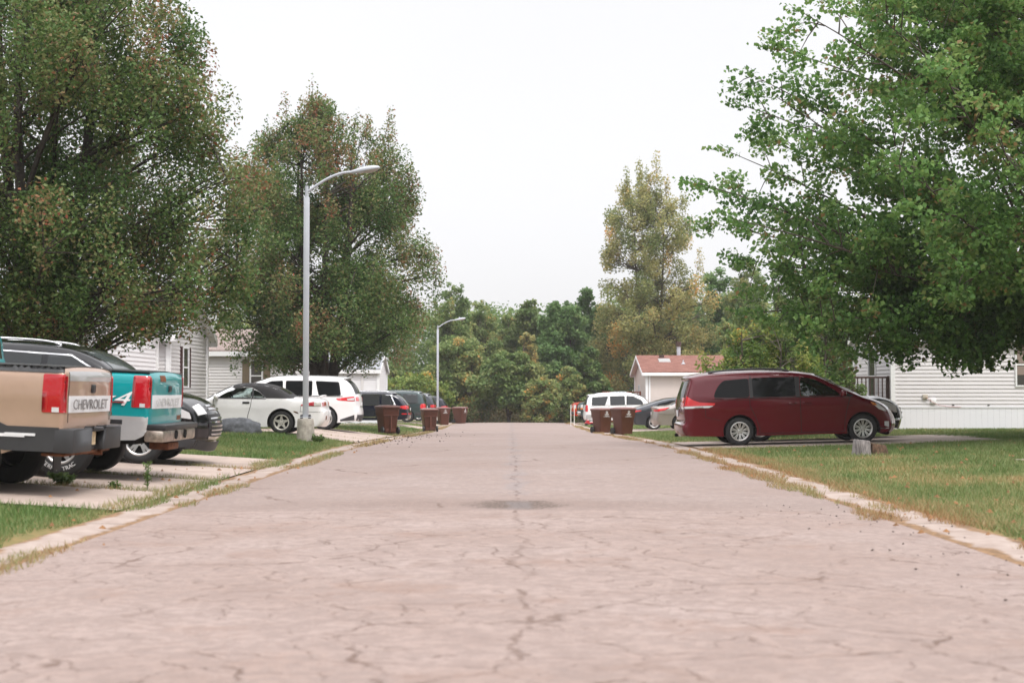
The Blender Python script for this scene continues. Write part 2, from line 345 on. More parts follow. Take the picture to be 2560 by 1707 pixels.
def road_material():
    m, t, b = mat_nodes('worn asphalt'); b.inputs['Roughness'].default_value = 0.92; b.inputs['Specular IOR Level'].default_value = 0.25
    N = t.nodes.new; K = t.links.new
    tcn = N('ShaderNodeTexCoord'); P = tcn.outputs['Object']
    sepn = N('ShaderNodeSeparateXYZ'); K(P, sepn.inputs[0])
    def noise(scale, det=5, rough=.6, vec=P):
        n = N('ShaderNodeTexNoise'); n.inputs['Scale'].default_value = scale; n.inputs['Detail'].default_value = det; n.inputs['Roughness'].default_value = rough; K(vec, n.inputs['Vector']); return n
    def ramp(src, p0, p1, c0=(0, 0, 0), c1=(1, 1, 1)):
        r = N('ShaderNodeValToRGB'); r.color_ramp.elements[0].position = p0; r.color_ramp.elements[1].position = p1
        r.color_ramp.elements[0].color = col4(c0); r.color_ramp.elements[1].color = col4(c1); K(src, r.inputs['Fac']); return r.outputs['Color']
    def mx(f, a, bb):
        x = N('ShaderNodeMix'); x.data_type = 'RGBA'
        (K(f, x.inputs['Factor']) if hasattr(f, 'links') else setattr(x.inputs['Factor'], 'default_value', f))
        for v, i in ((a, 'A'), (bb, 'B')):
            s = [k for k in x.inputs if k.name == i and k.type == 'RGBA'][0]
            (K(v, s) if hasattr(v, 'links') else setattr(s, 'default_value', col4(v)))
        return [k for k in x.outputs if k.type == 'RGBA'][0]
    def math(op, a, bb=None, c=None):
        x = N('ShaderNodeMath'); x.operation = op
        for i, v in enumerate((a, bb, c)):
            if v is None: continue
            (K(v, x.inputs[i]) if hasattr(v, 'links') else setattr(x.inputs[i], 'default_value', v))
        return x.outputs[0]
    # stretch noises along the road a little; warp for the cracks
    big = noise(.35, 5); mid = noise(2.2, 6, .7); fine = noise(28, 3, .75); grit = noise(120, 2, .7)
    c = mx(ramp(big.outputs['Fac'], .38, .62), (0.288, 0.212, 0.182), (0.340, 0.268, 0.242))
    c = mx(math('MULTIPLY', ramp(mid.outputs['Fac'], .46, .68), .60), c, (0.215, 0.158, 0.138))
    spk = noise(14, 4, .75)
    c = mx(math('MULTIPLY', ramp(spk.outputs['Fac'], .48, .66), .50), c, (0.38, 0.31, 0.282))
    c = mx(math('MULTIPLY', ramp(spk.outputs['Fac'], .50, .34), .55), c, (0.185, 0.135, 0.118))
    far = ramp(math('MULTIPLY', sepn.outputs['Y'], .01), .149, .151)            # coarse chip seal beyond the joint
    chip = ramp(fine.outputs['Fac'], .42, .60)
    c = mx(math('MULTIPLY', math('SUBTRACT', 1.0, chip), math('MULTIPLY_ADD', far, .24, .26)), c, (0.16, 0.135, 0.13))
    c = mx(math('MULTIPLY', ramp(grit.outputs['Fac'], .55, .7), .35), c, (0.42, 0.38, 0.37))
    # grey tracks and stained bands across
    mp = N('ShaderNodeMapping'); mp.inputs['Scale'].default_value = (.25, 1.6, 1); K(P, mp.inputs[0])
    band = noise(.9, 4, .6, mp.outputs[0])
    c = mx(math('MULTIPLY', ramp(band.outputs['Fac'], .56, .72), .35), c, (0.225, 0.165, 0.145))
    # cracks
    wv = noise(1.6, 4, .6); wa = N('ShaderNodeVectorMath'); wa.operation = 'MULTIPLY_ADD'; wa.inputs[1].default_value = (.55, .55, 0); K(wv.outputs['Color'], wa.inputs[0]); K(P, wa.inputs[2])
    wv2 = noise(9, 3, .6); wb = N('ShaderNodeVectorMath'); wb.operation = 'MULTIPLY_ADD'; wb.inputs[1].default_value = (.10, .10, 0); K(wv2.outputs['Color'], wb.inputs[0]); K(wa.outputs[0], wb.inputs[2])
    def cracks(scale, width, mask):
        v = N('ShaderNodeTexVoronoi'); v.voronoi_dimensions = '2D'; v.feature = 'DISTANCE_TO_EDGE'; v.inputs['Scale'].default_value = scale; K(wb.outputs[0], v.inputs['Vector'])
        return math('MULTIPLY', ramp(v.outputs['Distance'], width * .35, width, (1, 1, 1), (0, 0, 0)), mask)
    near = ramp(math('MULTIPLY', sepn.outputs['Y'], .01), .148, .1505, (1, 1, 1), (0, 0, 0))
    m1 = math('MULTIPLY', ramp(noise(.6, 3).outputs['Fac'], .36, .50), near)
    m2 = math('MULTIPLY', ramp(noise(.45, 3, .6).outputs['Fac'], .54, .64), near)
    frag = ramp(noise(2.6, 4, .7).outputs['Fac'], .42, .58)
    frag2 = ramp(noise(4.5, 4, .7).outputs['Fac'], .44, .56)
    k1 = math('MULTIPLY', cracks(.75, .019, m1), frag); k2 = math('MAXIMUM', math('MULTIPLY', cracks(1.7, .034, m2), frag), math('MULTIPLY', cracks(2.4, .030, math('MULTIPLY', m1, .75)), frag2))
    k3 = cracks(.30, .010, math('MULTIPLY', math('SUBTRACT', 1.0, near), ramp(noise(.3, 2).outputs['Fac'], .5, .6)))
    # centre seam
    sw = math('MULTIPLY_ADD', noise(.8, 4, .6).outputs['Fac'], .55, -.20); sw2 = math('MULTIPLY_ADD', wv2.outputs['Fac'], .12, -.06)
    dx = math('ABSOLUTE', math('SUBTRACT', math('SUBTRACT', sepn.outputs['X'], sw), sw2))
    seam = math('MULTIPLY', math('MULTIPLY', ramp(dx, .010, .026, (1, 1, 1), (0, 0, 0)), ramp(noise(.9, 3).outputs['Fac'], .40, .52)), math('MULTIPLY_ADD', frag, .75, .25))
    ks = math('MAXIMUM', math('MAXIMUM', k1, k2), math('MAXIMUM', k3, seam))
    c = mx(math('MULTIPLY', ks, .70), c, (0.10, 0.060, 0.044))
    # dirt where the surface has broken up along the cracks
    halo = cracks(1.9, .16, m2)
    c = mx(math('MULTIPLY', halo, .30), c, (0.17, 0.110, 0.085))
    rust = math('MULTIPLY', ramp(noise(.75, 6, .72).outputs['Fac'], .55, .70), near)
    c = mx(math('MULTIPLY', rust, .45), c, (0.215, 0.130, 0.095))
    # joint across the road with a worn band just beyond it
    wob = math('MULTIPLY_ADD', mid.outputs['Fac'], .5, -.25)
    yy = math('ADD', sepn.outputs['Y'], wob)
    bandy = math('MULTIPLY', ramp(math('MULTIPLY', math('ABSOLUTE', math('SUBTRACT', yy, 15.7)), .1), .03, .10, (1, 1, 1), (0, 0, 0)), far)
    bandx = ramp(math('MULTIPLY', math('ABSOLUTE', sepn.outputs['X']), .1), .15, .42, (1, 1, 1), (.35, .35, .35))
    c = mx(math('MULTIPLY', math('MULTIPLY', bandy, bandx), math('MULTIPLY_ADD', chip, -.35, .48)), c, (0.15, 0.105, 0.088))
    jl = ramp(math('ABSOLUTE', math('SUBTRACT', math('MULTIPLY_ADD', wv2.outputs['Fac'], .06, sepn.outputs['Y']), 15.03)), .008, .03, (1, 1, 1), (0, 0, 0))
    c = mx(math('MULTIPLY', jl, .5), c, (0.13, 0.10, 0.085))
    # oil dark patch in the middle of the joint
    px_ = math('POWER', math('MULTIPLY', math('SUBTRACT', sepn.outputs['X'], .05), 1.6), 2.0)
    py_ = math('POWER', math('MULTIPLY', math('SUBTRACT', yy, 15.6), 1.35), 2.0)
    patch = ramp(math('ADD', math('ADD', px_, py_), math('ADD', math('MULTIPLY_ADD', mid.outputs['Fac'], 2.2, -1.1), math('MULTIPLY_ADD', spk.outputs['Fac'], 1.6, -.8))), .30, .85, (1, 1, 1), (0, 0, 0))
    c = mx(math('MULTIPLY', math('MULTIPLY', patch, ramp(chip, .2, .9, (1, 1, 1), (.45, .45, .45))), .85), c, (0.070, 0.052, 0.042))
    # tar strip up the middle of the far stretch
    tar = math('MULTIPLY', math('MULTIPLY', ramp(dx, .10, .16, (1, 1, 1), (0, 0, 0)), far), math('MULTIPLY', ramp(noise(.5, 2).outputs['Fac'], .42, .55), .35))
    c = mx(tar, c, (0.20, 0.185, 0.19))
    K(c, b.inputs['Base Color'])
    bp = N('ShaderNodeBump'); bp.inputs['Strength'].default_value = .5; bp.inputs['Distance'].default_value = .012
    h = math('ADD', math('MULTIPLY', fine.outputs['Fac'], .6), math('MULTIPLY', ks, -1.5)); K(h, bp.inputs['Height']); K(bp.outputs[0], b.inputs['Normal'])
    return m
RX = np.array([-3.6, -2.4, -1.2, 0, 1.2, 2.4, 3.72])
grid_sheet('road', RX, YS[YS <= 106], lambda x, y: G(x, y) + 0.004 + 0.03 * (1 - (np.abs(x) / 3.7) ** 2), road_material())
def gutter_material(name, xc, hw):
    """pale concrete with joints, with soil and dead grass creeping in from both sides"""
    m, t, b = mat_nodes(name); b.inputs['Roughness'].default_value = .95; N = t.nodes.new; K = t.links.new
    tcn = N('ShaderNodeTexCoord'); P = tcn.outputs['Object']; sp_ = N('ShaderNodeSeparateXYZ'); K(P, sp_.inputs[0])
    def mt(op, *a):
        x = N('ShaderNodeMath'); x.operation = op
        for i, v in enumerate(a): (K(v, x.inputs[i]) if hasattr(v, 'links') else setattr(x.inputs[i], 'default_value', v))
        return x.outputs[0]
    def rmp(src, p0, p1, c0, c1):
        r = N('ShaderNodeValToRGB'); e = r.color_ramp.elements; e[0].position = p0; e[1].position = p1; e[0].color = col4(c0); e[1].color = col4(c1); K(src, r.inputs[0]); return r.outputs[0]
    def nz_(sc, d=5): n = N('ShaderNodeTexNoise'); n.inputs['Scale'].default_value = sc; n.inputs['Detail'].default_value = d; n.inputs['Roughness'].default_value = .65; K(P, n.inputs['Vector']); return n.outputs['Fac']
    base = rmp(nz_(3.0), .35, .68, (0.255, 0.195, 0.165), (0.375, 0.305, 0.270))
    dst = mt('DIVIDE', mt('ABSOLUTE', mt('SUBTRACT', sp_.outputs['X'], xc)), hw)
    edge = mt('ADD', dst, mt('MULTIPLY_ADD', nz_(1.1, 6), 2.2, -1.0)); soil = rmp(edge, .66, .86, (0, 0, 0), (1, 1, 1))
    sc = rmp(nz_(14), .35, .65, (0.105, 0.062, 0.032), (0.27, 0.155, 0.075))
    jt = mt('ABSOLUTE', mt('SUBTRACT', mt('FRACT', mt('MULTIPLY', sp_.outputs['Y'], .33)), .5)); jl = rmp(jt, .004, .009, (1, 1, 1), (0, 0, 0))
    def mx_(f, a, c):
        x = N('ShaderNodeMix'); x.data_type = 'RGBA'; K(f, x.inputs['Factor']); A = [k for k in x.inputs if k.type == 'RGBA']
        for s, v in zip(A, (a, c)): (K(v, s) if hasattr(v, 'links') else setattr(s, 'default_value', col4(v)))
        return [k for k in x.outputs if k.type == 'RGBA'][0]
    K(mx_(soil, mx_(jl, base, (0.10, .07, .05)), sc), b.inputs['Base Color'])
    return m
grid_sheet('gutter', [-4.10, -3.85, -3.6], YS[YS <= 100], lambda x, y: G(x, y) + 0.012 - .008 * (x > -3.61), gutter_material('left gutter concrete', -3.86, .25))
grid_sheet('gutter', [3.72, 4.0, 4.30], YS[YS <= 100], lambda x, y: G(x, y) + 0.012 - .008 * (x < 3.73), gutter_material('right gutter concrete', 4.03, .28))
def drive(x0, x1, y0, y1, mat=None, dz=0.016, name='driveway'):
    return grid_sheet(name, np.unique(np.round(np.append(np.arange(x0, x1, .4), x1), 3)), np.unique(np.round(np.concatenate([[y0, y1], YS[(YS > y0) & (YS < y1)]]), 3)), lambda x, y: G(x, y) + dz, mat or M['slab'])
for y0, y1 in ((15.1, 17.72), (17.8, 20.12), (20.2, 23.12), (23.2, 26.3)): drive(-14, -4.14, y0, y1)
for y0, y1 in ((38.2, 41.9), (42.0, 45.9)): drive(-16, -4.14, y0, y1)
drive(-16, -4.14, 46.0, 50.6)
drive(-14, -4.14, 70.5, 75); drive(-14, -4.14, 80.5, 85); drive(-14, -4.14, 88, 99)
drive(4.34, 11.3, 32.4, 35.0); drive(4.34, 11.6, 35.08, 38.6)
drive(4.34, 13, 62.5, 69.5); drive(4.34, 15, 84.5, 88.5); drive(4.34, 15, 90.5, 99)
drive(8.6, 15, 23.5, 24.35, name='path')

# ================================================================ grass
GREEN = [(0.0, (0.085, 0.158, 0.038)), (0.30, (0.150, 0.215, 0.072)), (0.50, (0.25, 0.262, 0.112)), (0.72, (0.37, 0.285, 0.145)), (1.0, (0.33, 0.165, 0.075))]
M['grass'] = leaf_mat('grass blades', GREEN, .3)
def blades(name, regions, seed, label=None):
    rg = np.random.default_rng(seed); V = []; T = []
    for (x0, x1, y0, y1, dens, h, w, keep, dryadd) in regions:
        n = int(abs((x1 - x0) * (y1 - y0)) * dens)
        x = rg.uniform(x0, x1, n); y = rg.uniform(y0, y1, n)
        d = dryness(x, y) + dryadd
        if keep is not None:
            k = keep(x, y, rg); x, y, d = x[k], y[k], d[k]
        n = len(x)
        if n == 0: continue
        hh = h * rg.uniform(.45, 1.25, n) * np.clip(1.15 - .45 * d, .5, 1.2); a = rg.uniform(0, 2 * math.pi, n); ww = w * rg.uniform(.6, 1.3, n)
        z = G(x, y) - .012; lx = rg.normal(0, .45, n) * hh; ly = rg.normal(0, .45, n) * hh
        p0 = np.stack([x - np.cos(a) * ww / 2, y - np.sin(a) * ww / 2, z], -1); p1 = np.stack([x + np.cos(a) * ww / 2, y + np.sin(a) * ww / 2, z], -1)
        p2 = np.stack([x + lx, y + ly, z + hh], -1)
        V.append(np.stack([p0, p1, p2], 1)); T.append(np.clip(d + rg.normal(0, .10, n), 0, 1))
    V = np.concatenate(V); T = np.concatenate(T); n = len(V)
    me = bpy.data.meshes.new(name); me.vertices.add(n * 3); me.vertices.foreach_set('co', V.reshape(-1).astype(np.float32))
    me.loops.add(n * 3); me.loops.foreach_set('vertex_index', np.arange(n * 3, dtype=np.int32))
    me.polygons.add(n); me.polygons.foreach_set('loop_start', np.arange(0, n * 3, 3, dtype=np.int32)); me.polygons.foreach_set('loop_total', np.full(n, 3, np.int32))
    me.update(); at = me.attributes.new('tint', 'FLOAT', 'FACE'); at.data.foreach_set('value', T.astype(np.float32))
    o = link(name, me, M['grass']); tag(o, label, 'grass', kind='stuff')
    return o
def edge_in(lo, s=.22):  # ragged edge towards the gutter
    return lambda x, y, rg: np.abs(x) > lo + s * (fbm(y * 1.3, y * .2 + 5) - .42) * 2
def patchy(th, sc=1.0): return lambda x, y, rg: fbm(x * 2.5 * sc, y * .8 * sc + 40) > th
not_path = lambda x, y, rg: (np.abs(x) > 4.25 + .4 * (fbm(y * 1.3, y * .2 + 5) - .42)) & ~((x > 8.6) & (y > 23.5) & (y < 24.35))
blades('grass', [
    (4.1, 15, 9, 20, 800, .075, .012, not_path, 0), (4.1, 16, 20, 32.45, 520, .075, .016, not_path, 0),
    (3.9, 4.75, 9, 32.3, 900, .11, .012, edge_in(4.03, .6), .27),
    (11.2, 18, 32.3, 39, 300, .07, .02, None, -.1), (4.2, 18, 38.6, 62.4, 130, .075, .03, edge_in(4.28), -.02), (4.2, 9, 69.6, 84.4, 70, .08, .05, None, -.05),
    (4.3, 9, 88.6, 90.4, 80, .08, .05, None, -.1)], 3, 'patchy green and dry tan lawn grass right of the road')
blades('grass', [
    (-11, -4.0, 8, 15.15, 900, .085, .012, edge_in(4.1, .25), -.14), (-12, -4.05, 26.25, 38.25, 520, .085, .017, edge_in(4.12, .3), -.12),
    (-16, -4.1, 50.6, 70.5, 130, .08, .035, None, -.02), (-14, -4.1, 75.1, 80.4, 90, .08, .05, None, .05), (-14, -4.1, 85.1, 88, 90, .08, .05, None, .0),
    (-40, -12, 30, 100, 14, .1, .05, None, 0)], 4, 'green lawn grass left of the road')
blades('grass', [
    (3.3, 4.1, 14, 31, 1100, .10, .012, lambda x, y, rg: (np.abs(x - 3.72 - .2 * (fbm(y * .9, y * 0 + 3) - .5)) < .30 * sstep(.30, .62, fbm(y * .45, y * 0 + 8)) * rg.uniform(.6, 1.1, len(x))), .40),
    (3.5, 4.1, 31, 96, 300, .10, .02, lambda x, y, rg: (np.abs(x - 3.75) < .22 * sstep(.42, .6, fbm(y * .35, y * 0 + 8))), .42),
    (-4.0, -3.4, 8, 34, 1000, .09, .012, lambda x, y, rg: (np.abs(x + 3.60 - .2 * (fbm(y * 1.1, y * 0 + 13) - .5)) < .16 * sstep(.45, .62, fbm(y * .42, y * 0 + 21))), .36),
    (-4.0, -3.4, 34, 96, 320, .10, .02, lambda x, y, rg: (np.abs(x + 3.62) < .20 * sstep(.42, .6, fbm(y * .3, y * 0 + 21))), .38),
    (-4.40, -3.9, 15, 26.3, 1100, .11, .012, lambda x, y, rg: np.abs(x + 4.14) < .27 * sstep(.32, .6, fbm(y * .9, y * 0 + 2)), .02),
    (-4.32, -4.0, 38, 50, 500, .06, .016, lambda x, y, rg: np.abs(x + 4.12) < .1 * sstep(.4, .6, fbm(y * .9, y * 0 + 2)), .2),
] + [(-13, -4.1, yj - .2, yj + .2, 1100, .10, .012, (lambda yj: lambda x, y, rg: np.abs(y - yj) < .2 * sstep(.22, .6, fbm(x * .9 + yj, x * 0 + yj)))(yj), .20) for yj in (17.76, 20.16, 23.16)]
  + [(-13, -4.1, yj - .1, yj + .1, 500, .08, .016, (lambda yj: lambda x, y, rg: np.abs(y - yj) < .09 * sstep(.3, .62, fbm(x * .9 + yj, x * 0 + yj)))(yj), .2) for yj in (41.95, 45.95)],
    5, 'dry orange tufts and weeds growing in the gutter and slab joints')

# debris scattered on the road
def scatter(name, label, n, xr, yr, size, mat, seed, dens=None):
    rg = np.random.default_rng(seed); mb = MB()
    for i in range(n):
        x = rg.uniform(*xr); y = rg.uniform(*yr)
        if dens and rg.random() > dens(x, y): continue
        s = size * rg.uniform(.5, 1.3); z = g1(x, y) + .03
        a = rg.uniform(0, 6.28); c, q = math.cos(a) * s, math.sin(a) * s
        mb.add([(x - c, y - q, z), (x + q * .7, y - c * .7, z), (x + c, y + q, z + s * .2), (x - q * .7, y + c * .7, z), (x, y, z + s * .9)], [(0, 1, 4), (1, 2, 4), (2, 3, 4), (3, 0, 4)])
    o = mb.build(name, mat, smooth=False, merge=False); tag(o, label, 'debris', kind='stuff')
scatter('debris', 'dark fallen fruit and crumbs scattered on the road edge', 420, (-4.4, -.5), (33, 62), .03, M['debris'], 2, lambda x, y: math.exp(-((x + 3.6) / 1.2) ** 2) * (0.3 + math.exp(-((y - 45) / 9) ** 2)))
scatter('debris', 'loose grit and stones along the near gutter', 110, (2.6, 4.4), (7, 17), .013, M['debris'], 3, lambda x, y: .8)
scatter('fallen_leaves', 'dry brown leaves fallen on the right lawn and gutter', 420, (3.4, 13), (9, 32), .035, M['deadleaf'], 8, lambda x, y: .5 + .5 * math.exp(-(x - 4.1) ** 2))
scatter('fallen_leaves', 'dry brown leaves fallen along the left gutter and slabs', 260, (-8, -3.2), (10, 36), .032, M['deadleaf'], 9, lambda x, y: .4 + .6 * math.exp(-(x + 3.9) ** 2 * 3))
# ================================================================ vehicles
def chain(pts, step=0.07):
    """smooth curve through (u, z) points; a third value marks a corner"""
    segs = []; cur = [pts[0][:2]]
    for p in pts[1:]:
        cur.append(p[:2])
        if len(p) > 2: segs.append(cur); cur = [p[:2]]
    if len(cur) > 1: segs.append(cur)
    out = []
    for s in segs:
        s = [np.array(q, float) for q in s]; n = len(s)
        for i in range(n - 1):
            p1, p2 = s[i], s[i + 1]; p0 = s[i - 1] if i > 0 else 2 * p1 - p2; p3 = s[i + 2] if i + 2 < n else 2 * p2 - p1
            L_ = np.linalg.norm(p2 - p1); d0 = max(np.linalg.norm(p1 - p0), 1e-6); d2 = max(np.linalg.norm(p3 - p2), 1e-6)
            m1 = ((p2 - p1) / L_ * d0 + (p1 - p0) / d0 * L_) / (d0 + L_) * L_; m2 = ((p3 - p2) / d2 * L_ + (p2 - p1) / L_ * d2) / (d2 + L_) * L_
            k = max(2, int(math.ceil(L_ / step)))
            for j in range(k):
                t = j / k
                out.append((2 * t ** 3 - 3 * t ** 2 + 1) * p1 + (t ** 3 - 2 * t ** 2 + t) * m1 + (-2 * t ** 3 + 3 * t ** 2) * p2 + (t ** 3 - t ** 2) * m2)
    out.append(np.array(pts[-1][:2], float))
    return np.array(out)
def pip(x, y, poly):
    ins = np.zeros(len(x), bool); n = len(poly); j = n - 1
    for i in range(n):
        xi, yi = poly[i]; xj, yj = poly[j]
        c = ((yi > y) != (yj > y)); d = (xj - xi) * (y - yi) / ((yj - yi) if yj != yi else 1e-12) + xi
        ins ^= c & (x < d); j = i
    return ins
def pdist(x, y, line):
    a = line[:-1]; b = line[1:]; ab = b - a; l2 = np.maximum((ab ** 2).sum(1), 1e-12)
    px = x[:, None] - a[None, :, 0]; py = y[:, None] - a[None, :, 1]
    t = np.clip((px * ab[None, :, 0] + py * ab[None, :, 1]) / l2[None], 0, 1)
    return np.sqrt((px - t * ab[None, :, 0]) ** 2 + (py - t * ab[None, :, 1]) ** 2).min(1)
def resample(poly, step, closed=True):
    out = []; n = len(poly)
    for i in range(n if closed else n - 1):
        a = np.array(poly[i][:2], float); b = np.array(poly[(i + 1) % n][:2], float); k = max(1, int(math.ceil(np.linalg.norm(b - a) / step)))
        for j in range(k): out.append(a + (b - a) * j / k)
    if not closed: out.append(np.array(poly[-1][:2], float))
    return np.array(out)
def rounded(poly, r=.05, n=4):
    out = []; k = len(poly)
    for i in range(k):
        a, b, c = [np.array(poly[(i + q) % k][:2], float) for q in (-1, 0, 1)]
        la, lc = np.linalg.norm(a - b), np.linalg.norm(c - b); q = min(r, la * .45, lc * .45)
        p0 = b + (a - b) / la * q; p2 = b + (c - b) / lc * q
        for j in range(n + 1):
            t = j / n; out.append((1 - t) ** 2 * p0 + 2 * t * (1 - t) * b + t * t * p2)
    return [tuple(p) for p in out]
def cdt_fill(loops, extra, inside):
    """triangles of a region bounded by closed loops with extra inner points"""
    vs = []; es = []
    for lp in loops:
        o = len(vs); vs += [tuple(p) for p in lp]; es += [(o + i, o + (i + 1) % len(lp)) for i in range(len(lp))]
    vs += [tuple(p) for p in extra]
    ov, oe, of, *_ = delaunay_2d_cdt([Vector(v) for v in vs], es, [], 0, 1e-5)
    V = np.array([tuple(v) for v in ov]); T = np.array([tuple(f) for f in of if len(f) == 3])
    c = V[T].mean(1); k = inside(c[:, 0], c[:, 1])
    return V, T[k]

class Car:
    def __init__(s, name, label, L, Wm, zb, outline, wh, paint, plan=(.06, .10), tumble=.22, rnd=.10, bulge=(.10, .16, .05), z0=.22, holes=(), group=None, cat='car', step=.075, gap=.055):
        s.L, s.Wm, s.zb, s.plan, s.tumble, s.rnd, s.bulge, s.z0 = L, Wm, zb, plan, tumble, rnd, bulge, z0
        s.ur, s.uf, s.r = wh; s.paint = paint
        s.root = empty(name, (0, 0, 0)); tag(s.root, label, cat, group)
        s.top = chain(outline, step)
        t = np.gradient(s.top, axis=0); t /= np.maximum(np.linalg.norm(t, axis=1, keepdims=True), 1e-9)
        s.nrm = np.stack([-t[:, 1], t[:, 0]], -1)     # outward of a clockwise chain
        s.ra = s.r + gap
        bot = []
        for uc, fwd in ((s.uf, 1), (s.ur, 1)):
            dz = s.r - z0; du = math.sqrt(max(s.ra ** 2 - dz ** 2, .01)); a0 = math.atan2(-dz, du)
            bot += [(uc + s.ra * math.cos(a), s.r + s.ra * math.sin(a)) for a in np.linspace(a0, math.pi - a0, 22)]
        s.bot = bot
        full = [tuple(p) for p in s.top] + bot
        s.full = resample(full, .12); s.poly = full
        s.holes = [resample(rounded(h, .05), .09) for h in holes]
        s.body()
    def width(s, u, z, d=None):
        u = np.asarray(u, float); z = np.asarray(z, float); x = u / s.L * 2 - 1
        w = s.Wm * (1 - s.plan[1] * np.maximum(0, x) ** 5 - s.plan[0] * np.maximum(0, -x) ** 5)
        w = w - s.tumble * np.maximum(0, z - s.zb) - .035 * np.clip((s.zb - z) / s.zb, 0, 1) ** 2 + .012 * np.exp(-((z - s.zb + .22) / .10) ** 2)
        if d is None: d = pdist(u.ravel(), z.ravel(), s.top).reshape(u.shape)
        q = np.clip(1 - d / s.rnd, 0, 1); return w - s.rnd * (1 - np.sqrt(np.maximum(0, 1 - q ** 2)))
    def xf(s, V): return [(p[0] - s.L / 2, p[1], p[2]) for p in V]
    def body(s):
        x0, z0 = s.top.min(0); x1, z1 = s.top.max(0)
        gx, gz = np.meshgrid(np.arange(x0 + .06, x1, .105), np.arange(z0 + .05, z1, .085)); gx = gx.ravel(); gz = gz.ravel()
        d = pdist(gx, gz, s.top); k = pip(gx, gz, s.full) & (d > s.rnd * 1.15) & (pdist(gx, gz, np.vstack([s.full, s.full[:1]])) > .03); pts = [np.stack([gx[k], gz[k]], -1)]
        for f in (.08, .3, .62, 1.0):
            q = s.top - s.nrm * s.rnd * f; dq = pdist(q[:, 0], q[:, 1], s.top)
            k = pip(q[:, 0], q[:, 1], s.full) & (dq > s.rnd * f * .93) & (pdist(q[:, 0], q[:, 1], np.vstack([s.full, s.full[:1]])) > .006); pts.append(q[k])
        extra = np.concatenate(pts)
        for h in s.holes: extra = extra[~pip(extra[:, 0], extra[:, 1], h) & (pdist(extra[:, 0], extra[:, 1], np.vstack([h, h[:1]])) > .015)]
        def inside(x, y):
            k = pip(x, y, s.full)
            for h in s.holes: k &= ~pip(x, y, h)
            return k
        V, T = cdt_fill([s.full] + s.holes, extra, inside)
        w = s.width(V[:, 0], V[:, 1])
        n = len(V); vs = [(v[0], q, v[1]) for v, q in zip(V, w)] + [(v[0], -q, v[1]) for v, q in zip(V, w)]
        fs = [tuple(int(i) for i in t) for t in T] + [tuple(int(i) + n for i in t[::-1]) for t in T]
        P, nn = s.strip(np.arange(len(s.top)), np.linspace(-1, 1, 15)); a, b = P.shape[:2]; o = len(vs)
        vs += [tuple(p) for p in P.reshape(-1, 3)]
        fs += [(o + i * b + j, o + i * b + j + 1, o + (i + 1) * b + j + 1, o + (i + 1) * b + j) for i in range(a - 1) for j in range(b - 1)]
        mb = MB(); mb.add(s.xf(vs), fs)
        me = bpy.data.meshes.new('body'); me.from_pydata(mb.v, [], mb.f); bm = bmesh.new(); bm.from_mesh(me)
        bmesh.ops.remove_doubles(bm, verts=bm.verts, dist=.004); bmesh.ops.recalc_face_normals(bm, faces=bm.faces); bm.to_mesh(me); bm.free(); sharpen(me, 42)
        s.bodyo = link('body', me, s.paint, s.root)
        # wheel wells and underside
        mb = MB()
        for uc in (s.uf, s.ur):
            for sg in (1, -1):
                yo = float(s.width(uc, s.r + s.ra + .02)) - .025; yi = yo - .36; dz = s.r - s.z0; a0 = math.atan2(-dz, math.sqrt(s.ra ** 2 - dz ** 2))
                A = np.linspace(a0, math.pi - a0, 18); ra = s.ra + .012
                vs = [(uc + ra * math.cos(a), sg * y, s.r + ra * math.sin(a)) for a in A for y in (yo, yi)]
                mb.add(s.xf(vs), [(2 * i, 2 * i + 1, 2 * i + 3, 2 * i + 2) for i in range(17)] + [tuple(range(1, 36, 2))])
        zt = s.z0 + .16
        mb.box((.25 - s.L / 2, -s.Wm + .38, s.z0 + .015), (s.L - .25 - s.L / 2, s.Wm - .38, zt)); mb.box((s.ur + s.ra + .02 - s.L / 2, -s.Wm + .075, s.z0 + .02), (s.uf - s.ra - .02 - s.L / 2, s.Wm - .075, zt + .01))
        mb.build('underbody', M['dark'], s.root, smooth=False)
    def strip(s, idx, ts, off=0.0):
        """the surface across the car along the outline: index along it, t from -1 to 1"""
        idx = np.asarray(idx, float); i0 = np.clip(np.floor(idx).astype(int), 0, len(s.top) - 2); f = (idx - i0)[:, None]
        p = s.top[i0] * (1 - f) + s.top[i0 + 1] * f; n = s.nrm[i0] * (1 - f) + s.nrm[i0 + 1] * f
        w = s.width(p[:, 0], p[:, 1], np.zeros(len(p)))
        br, bf, bz = s.bulge
        b = np.where(n[:, 0] < 0, br, bf) * n[:, 0] ** 2 + bz * n[:, 1] ** 2
        t = np.asarray(ts, float)
        if t.ndim == 1: t = np.broadcast_to(t, (len(p), len(t)))
        B = b[:, None] * (1 - np.abs(t) ** 2.6) + off
        P = np.stack([p[:, None, 0] + n[:, None, 0] * B, t * w[:, None], p[:, None, 1] + n[:, None, 1] * B], -1)
        return P, n
    def at(s, u, z):
        a = s.top[:-1]; ab = s.top[1:] - a; t = np.clip(((np.array([u, z]) - a) * ab).sum(1) / np.maximum((ab ** 2).sum(1), 1e-12), 0, 1)
        d = ((a + ab * t[:, None] - np.array([u, z])) ** 2).sum(1); i = int(d.argmin()); return i + float(t[i])
